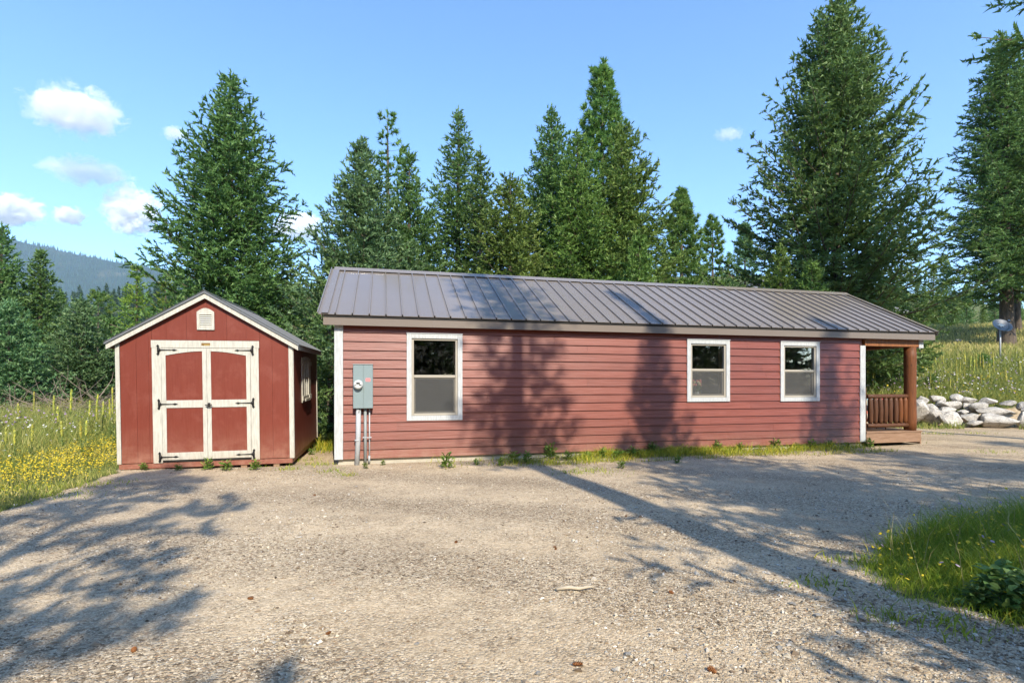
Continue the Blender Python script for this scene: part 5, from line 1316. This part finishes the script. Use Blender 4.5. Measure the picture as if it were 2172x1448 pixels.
# round leaved shrub in the foreground patch
V, Fl, tn = leaf_clump(np.random.default_rng(77), 150, .32, .34, .075, .062, .15)
bush = mesh_np('broadleaf_shrub', V, Fl, [M_BUSH], tint=tn)
for i, (px, py, s_, lb) in enumerate([(2128, 1262, 1.0, 'round leaved shrub at the lower right corner of the weed patch'), (2185, 1285, .95, 'round leaved shrub half cut by the right edge'), (2075, 1258, .6, 'small round leaved shrub left of the larger one in the weed patch')]):
    Yd = CAM_H * 1105.4 / (py + 30 - 813.2); x = (px - 1086) / 1105.4 * Yd
    o = link('broadleaf_shrub', bush, label=lb, cat='shrub', loc=(x, Yd, float(gz(x, Yd))), rot=(0, 0, i * 2)); o.scale = (s_,) * 3
# undergrowth along the left forest edge
us = []
for i in range(2):
    rg = np.random.default_rng(88 + i); V, Fl, tn = leaf_clump(rg, 900, 1.0, .9, .13, .05, .3); us.append(mesh_np('undergrowth_shrub', V, Fl, [M_BUSH if i else M_FIR], tint=tn))
LU = ['dark shrub mostly cut by the left edge at the forest foot', 'dark shrub under the bluish young spruce', 'dark shrub behind the bare branches under the dark pointed fir', 'small shrub in front of the low broad spruce', 'small shrub right of the low broad spruce',
      'shrub touching the left wall of the shed', 'largest shrub further back between two firs of the left forest', 'shrub behind the one touching the shed wall']
for i, (px, Yd, s_) in enumerate([(-40, 19, 1.2), (30, 18.5, 1.1), (95, 19, 1.0), (150, 17.5, .85), (205, 17, .9), (250, 16.5, .9), (60, 21, 1.3), (230, 19, 1.2)]):
    x, y = xy(px, Yd); o = link('undergrowth_shrub', us[i % 2], label=LU[i], cat='shrub', group='shrubs along the left forest edge', loc=(x, y, float(gz(x, y))), rot=(0, 0, i)); o.scale = (s_, s_, s_ * .9)
LV = ['small shrub in the gap between shed and cabin', 'second small shrub further back in the gap between shed and cabin', 'dark shrub seen through the left half of the open porch', 'dark shrub seen through the right half of the open porch', 'low shrub right of the porch post above the boulders', 'dark shrub below the satellite dish']
for i, (px, Yd, s_) in enumerate([(690, 15.5, .55), (702, 17, .7), (1850, 22, 1.0), (1905, 23, 1.0), (1975, 21.8, .8), (2085, 25, .9)]):
    x, y = xy(px, Yd); o = link('undergrowth_shrub', us[i % 2], label=LV[i], cat='shrub', group='shrubs behind the cabin', loc=(x, y, float(gz(x, y))), rot=(0, 0, i)); o.scale = (s_, s_, s_)
# heap of bare branches at the forest edge
rg = np.random.default_rng(12); V = []; Fl = []; n0 = 0
for i in range(230):
    px = rg.uniform(-30, 255); Yd = rg.uniform(15.5, 18); x, y = xy(px, Yd); ln = rg.uniform(.5, 1.9)
    d_ = unit(np.array([rg.normal(0, 1), rg.normal(0, .6), rg.uniform(-.05, .75)])); b = np.array([x, y, float(gz(x, y)) + rg.uniform(.15, .75)])
    t = np.linspace(0, 1, 5)[:, None]; P = b + d_ * ln * t + rg.normal(0, .05, (5, 3)) * t
    v_, f_ = tube_np(P, np.linspace(.014, .004, 5) * rg.uniform(.6, 1.4), 3); V.append(v_); Fl.append(f_ + n0); n0 += len(v_)
link('brush_pile', mesh_np('brush_pile', np.concatenate(V), np.concatenate(Fl), [M_TWIG]), label='tangle of bare grey branches along the forest edge left of the shed', cat='brush pile', kind='stuff')

# ------------------------------------------------------------------ satellite dish, neighbouring houses
x, y = xy(2124, 27)
ds = link('satellite_dish', None, label='blue grey satellite dish on a thin pole in front of the dark fir trunk', cat='satellite dish', loc=(x, y, float(gz(x, y))))
zc = CAM_H + (813.2 - 692) / 1105.4 * 27 - float(gz(x, y))
MB().tube([(0, .06, -.1), (0, .06, zc - .05)], .035, 10).obj('pole', M_STEEL, ds)
DM = Matrix.Translation((0, 0, zc)) @ Matrix.Rotation(rad(-8), 4, 'Z') @ Matrix.Rotation(rad(128), 4, 'X')
pr = [(.001, .0)] + [(.42 * i / 8, .1 * (i / 8) ** 2) for i in range(1, 9)] + [(.43, .1), (.43, .085)] + [(.42 * i / 8, .1 * (i / 8) ** 2 - .012) for i in range(8, 0, -1)]
DM2 = Matrix.Translation((0, 0, zc)) @ Matrix.Rotation(rad(-8), 4, 'Z') @ Matrix.Rotation(rad(52), 4, 'X')
o = MB().lathe(pr, 28).obj('reflector', M_DISH, ds, M=DM2); o.scale = (1, 1, 1)
star = []
for i in range(12):
    a = i * math.pi / 6; r_ = (.17 if i % 2 == 0 else .1) * (1.25 if i in (0, 6) else 1); star.append((r_ * math.cos(a), r_ * math.sin(a) * .9 + .05))
MB().prism(star, 'z', .034, .038).obj('dish_emblem', M_DISHL, o, M=DM2)
MB().tube([(0, -.38, .09), (0, -.42, .3), (0, -.12, .5)], .014, 8).box(-.05, .05, -.16, -.06, .47, .55).obj('feed_arm', M_DISH, ds, M=DM2)
x, y = xy(1640, 33)
hs = link('neighbor_house', None, label='neighbour house with hipped grey shingle roof half hidden by the tallest fir', cat='house', loc=(x + 2.6, y, 1.2))
MB().box(-5.5, 5.5, 0, 9, -1, 4.75).obj('wall', M_TAN, hs)
rf_ = MB().add([(-6, -.5, 4.75), (6, -.5, 4.75), (6, 9.5, 4.75), (-6, 9.5, 4.75), (-1.6, 4.5, 7.75), (1.6, 4.5, 7.75)], [(0, 1, 5, 4), (1, 2, 5), (2, 3, 4, 5), (3, 0, 4), (3, 2, 1, 0)]).obj('roof', M_SHINGLE, hs)
MB().add([(-3.4, .1, 5.2), (-.4, .1, 5.2), (-1.9, .1, 7.1), (-1.9, 4.3, 7.1), (-3.4, 3, 5.2), (-.4, 3, 5.2)], [(0, 1, 2), (1, 5, 3, 2), (4, 0, 2, 3)]).obj('dormer', M_SHINGLE, rf_)
MB().tube([(-5.25, 1.0, 4.9), (-5.25, 1.0, 6.1)], .1, 10).tube([(-5.25, 1.0, 6.1), (-5.25, 1.0, 6.35)], .19, 10).tube([(-5.25, 1, 6.36), (-5.25, 1, 6.42)], .14, 10).obj('flue', M_BLACK, rf_)
for xx in (-4, -1, 2.5):
    f_ = MB().box(xx, xx + 1.1, -.04, -.001, 1.6, 3.2).obj('window', M_WHITE, hs); MB().box(xx + .1, xx + 1.0, -.05, -.041, 1.7, 3.1).obj('pane', M_GLASS, f_)
x, y = xy(930, 40)
ph = link('neighbor_house', None, label='pale metal roofed house glimpsed through gaps in the firs behind the cabin', cat='house', loc=(x, y, -.3))
MB().box(-3.5, 3.5, 0, 8, -.5, 7.6).obj('wall', M_PALE, ph)
MB().add([(-4, -.5, 7.6), (4, -.5, 7.6), (4, 8.5, 7.6), (-4, 8.5, 7.6), (-4, 4, 11.4), (4, 4, 11.4)], [(0, 1, 5, 4), (1, 2, 5), (2, 3, 4, 5), (3, 0, 4), (3, 2, 1, 0)]).obj('roof', M_PALE, ph)

# ------------------------------------------------------------------ clouds
def cloud(px, py, hw, hh, Yd, dens, label, seed, nsc=1.0):
    g = G('cloud_vapour'); c = g.coord()
    x_, y_ = (px - 1086) / 1105.4 * Yd, Yd; z_ = CAM_H + (813.2 - py) / 1105.4 * Yd; k = Yd / 1105.4
    ln = g.n('ShaderNodeVectorMath', {0: c}, operation='LENGTH').outputs['Value']
    off = g.n('ShaderNodeVectorMath', {0: c, 1: (seed * 3.1, seed * 1.7, seed * .9)}, operation='ADD').outputs[0]
    asp = g.n('ShaderNodeMapping', {0: off, 3: (1, 1, max(.4, hh / hw) * 1.3)}).outputs[0]
    nz = g.noise(asp, 2.6 * nsc, 7, .68, .5)
    f = g.math('SUBTRACT', g.math('ADD', g.math('MULTIPLY', nz, 2.5), -.42), ln)
    d_ = g.math('MULTIPLY', g.ramp(f, [(.0, 0), (.28, 1)]), dens * .75 / (hw * k))
    m = g.done(None, g.n('ShaderNodeVolumePrincipled', {'Color': (1, 1, 1, 1), 'Density': d_, 'Anisotropy': -.5}))
    import bmesh
    b = bmesh.new(); bmesh.ops.create_icosphere(b, subdivisions=2, radius=1.12); me = bpy.data.meshes.new('cloud'); b.to_mesh(me); b.free(); me.materials.append(m)
    o = link('cloud', me, label=label, cat='cloud', group='small clouds over the mountain'); o.location = (x_, y_, z_); o.scale = (hw * k, hw * k * .8, hh * k)
for i, a in enumerate([(158, 236, 100, 52, 6000, 5, 'highest small cloud, slanting down to the right'), (186, 366, 90, 26, 6500, 3, 'long thin flat cloud in the middle of the group'), (22, 445, 70, 36, 7000, 9, 'bright cloud cut by the left edge above the mountain'),
                     (147, 458, 34, 22, 7000, 6, 'smallest round cloud just above the mountain'), (280, 448, 62, 56, 6800, 9, 'tall bright cloud touching the left side of the big fir'), (372, 284, 30, 16, 6000, 1.6, 'faint wisp of cloud left of the big fir top'),
                     (630, 480, 60, 34, 7500, 5, 'low cloud seen right of the big fir'), (1548, 284, 34, 14, 6000, 1.2, 'faint wisp of cloud left of the tallest fir')]):
    cloud(*a, seed=i + 1)
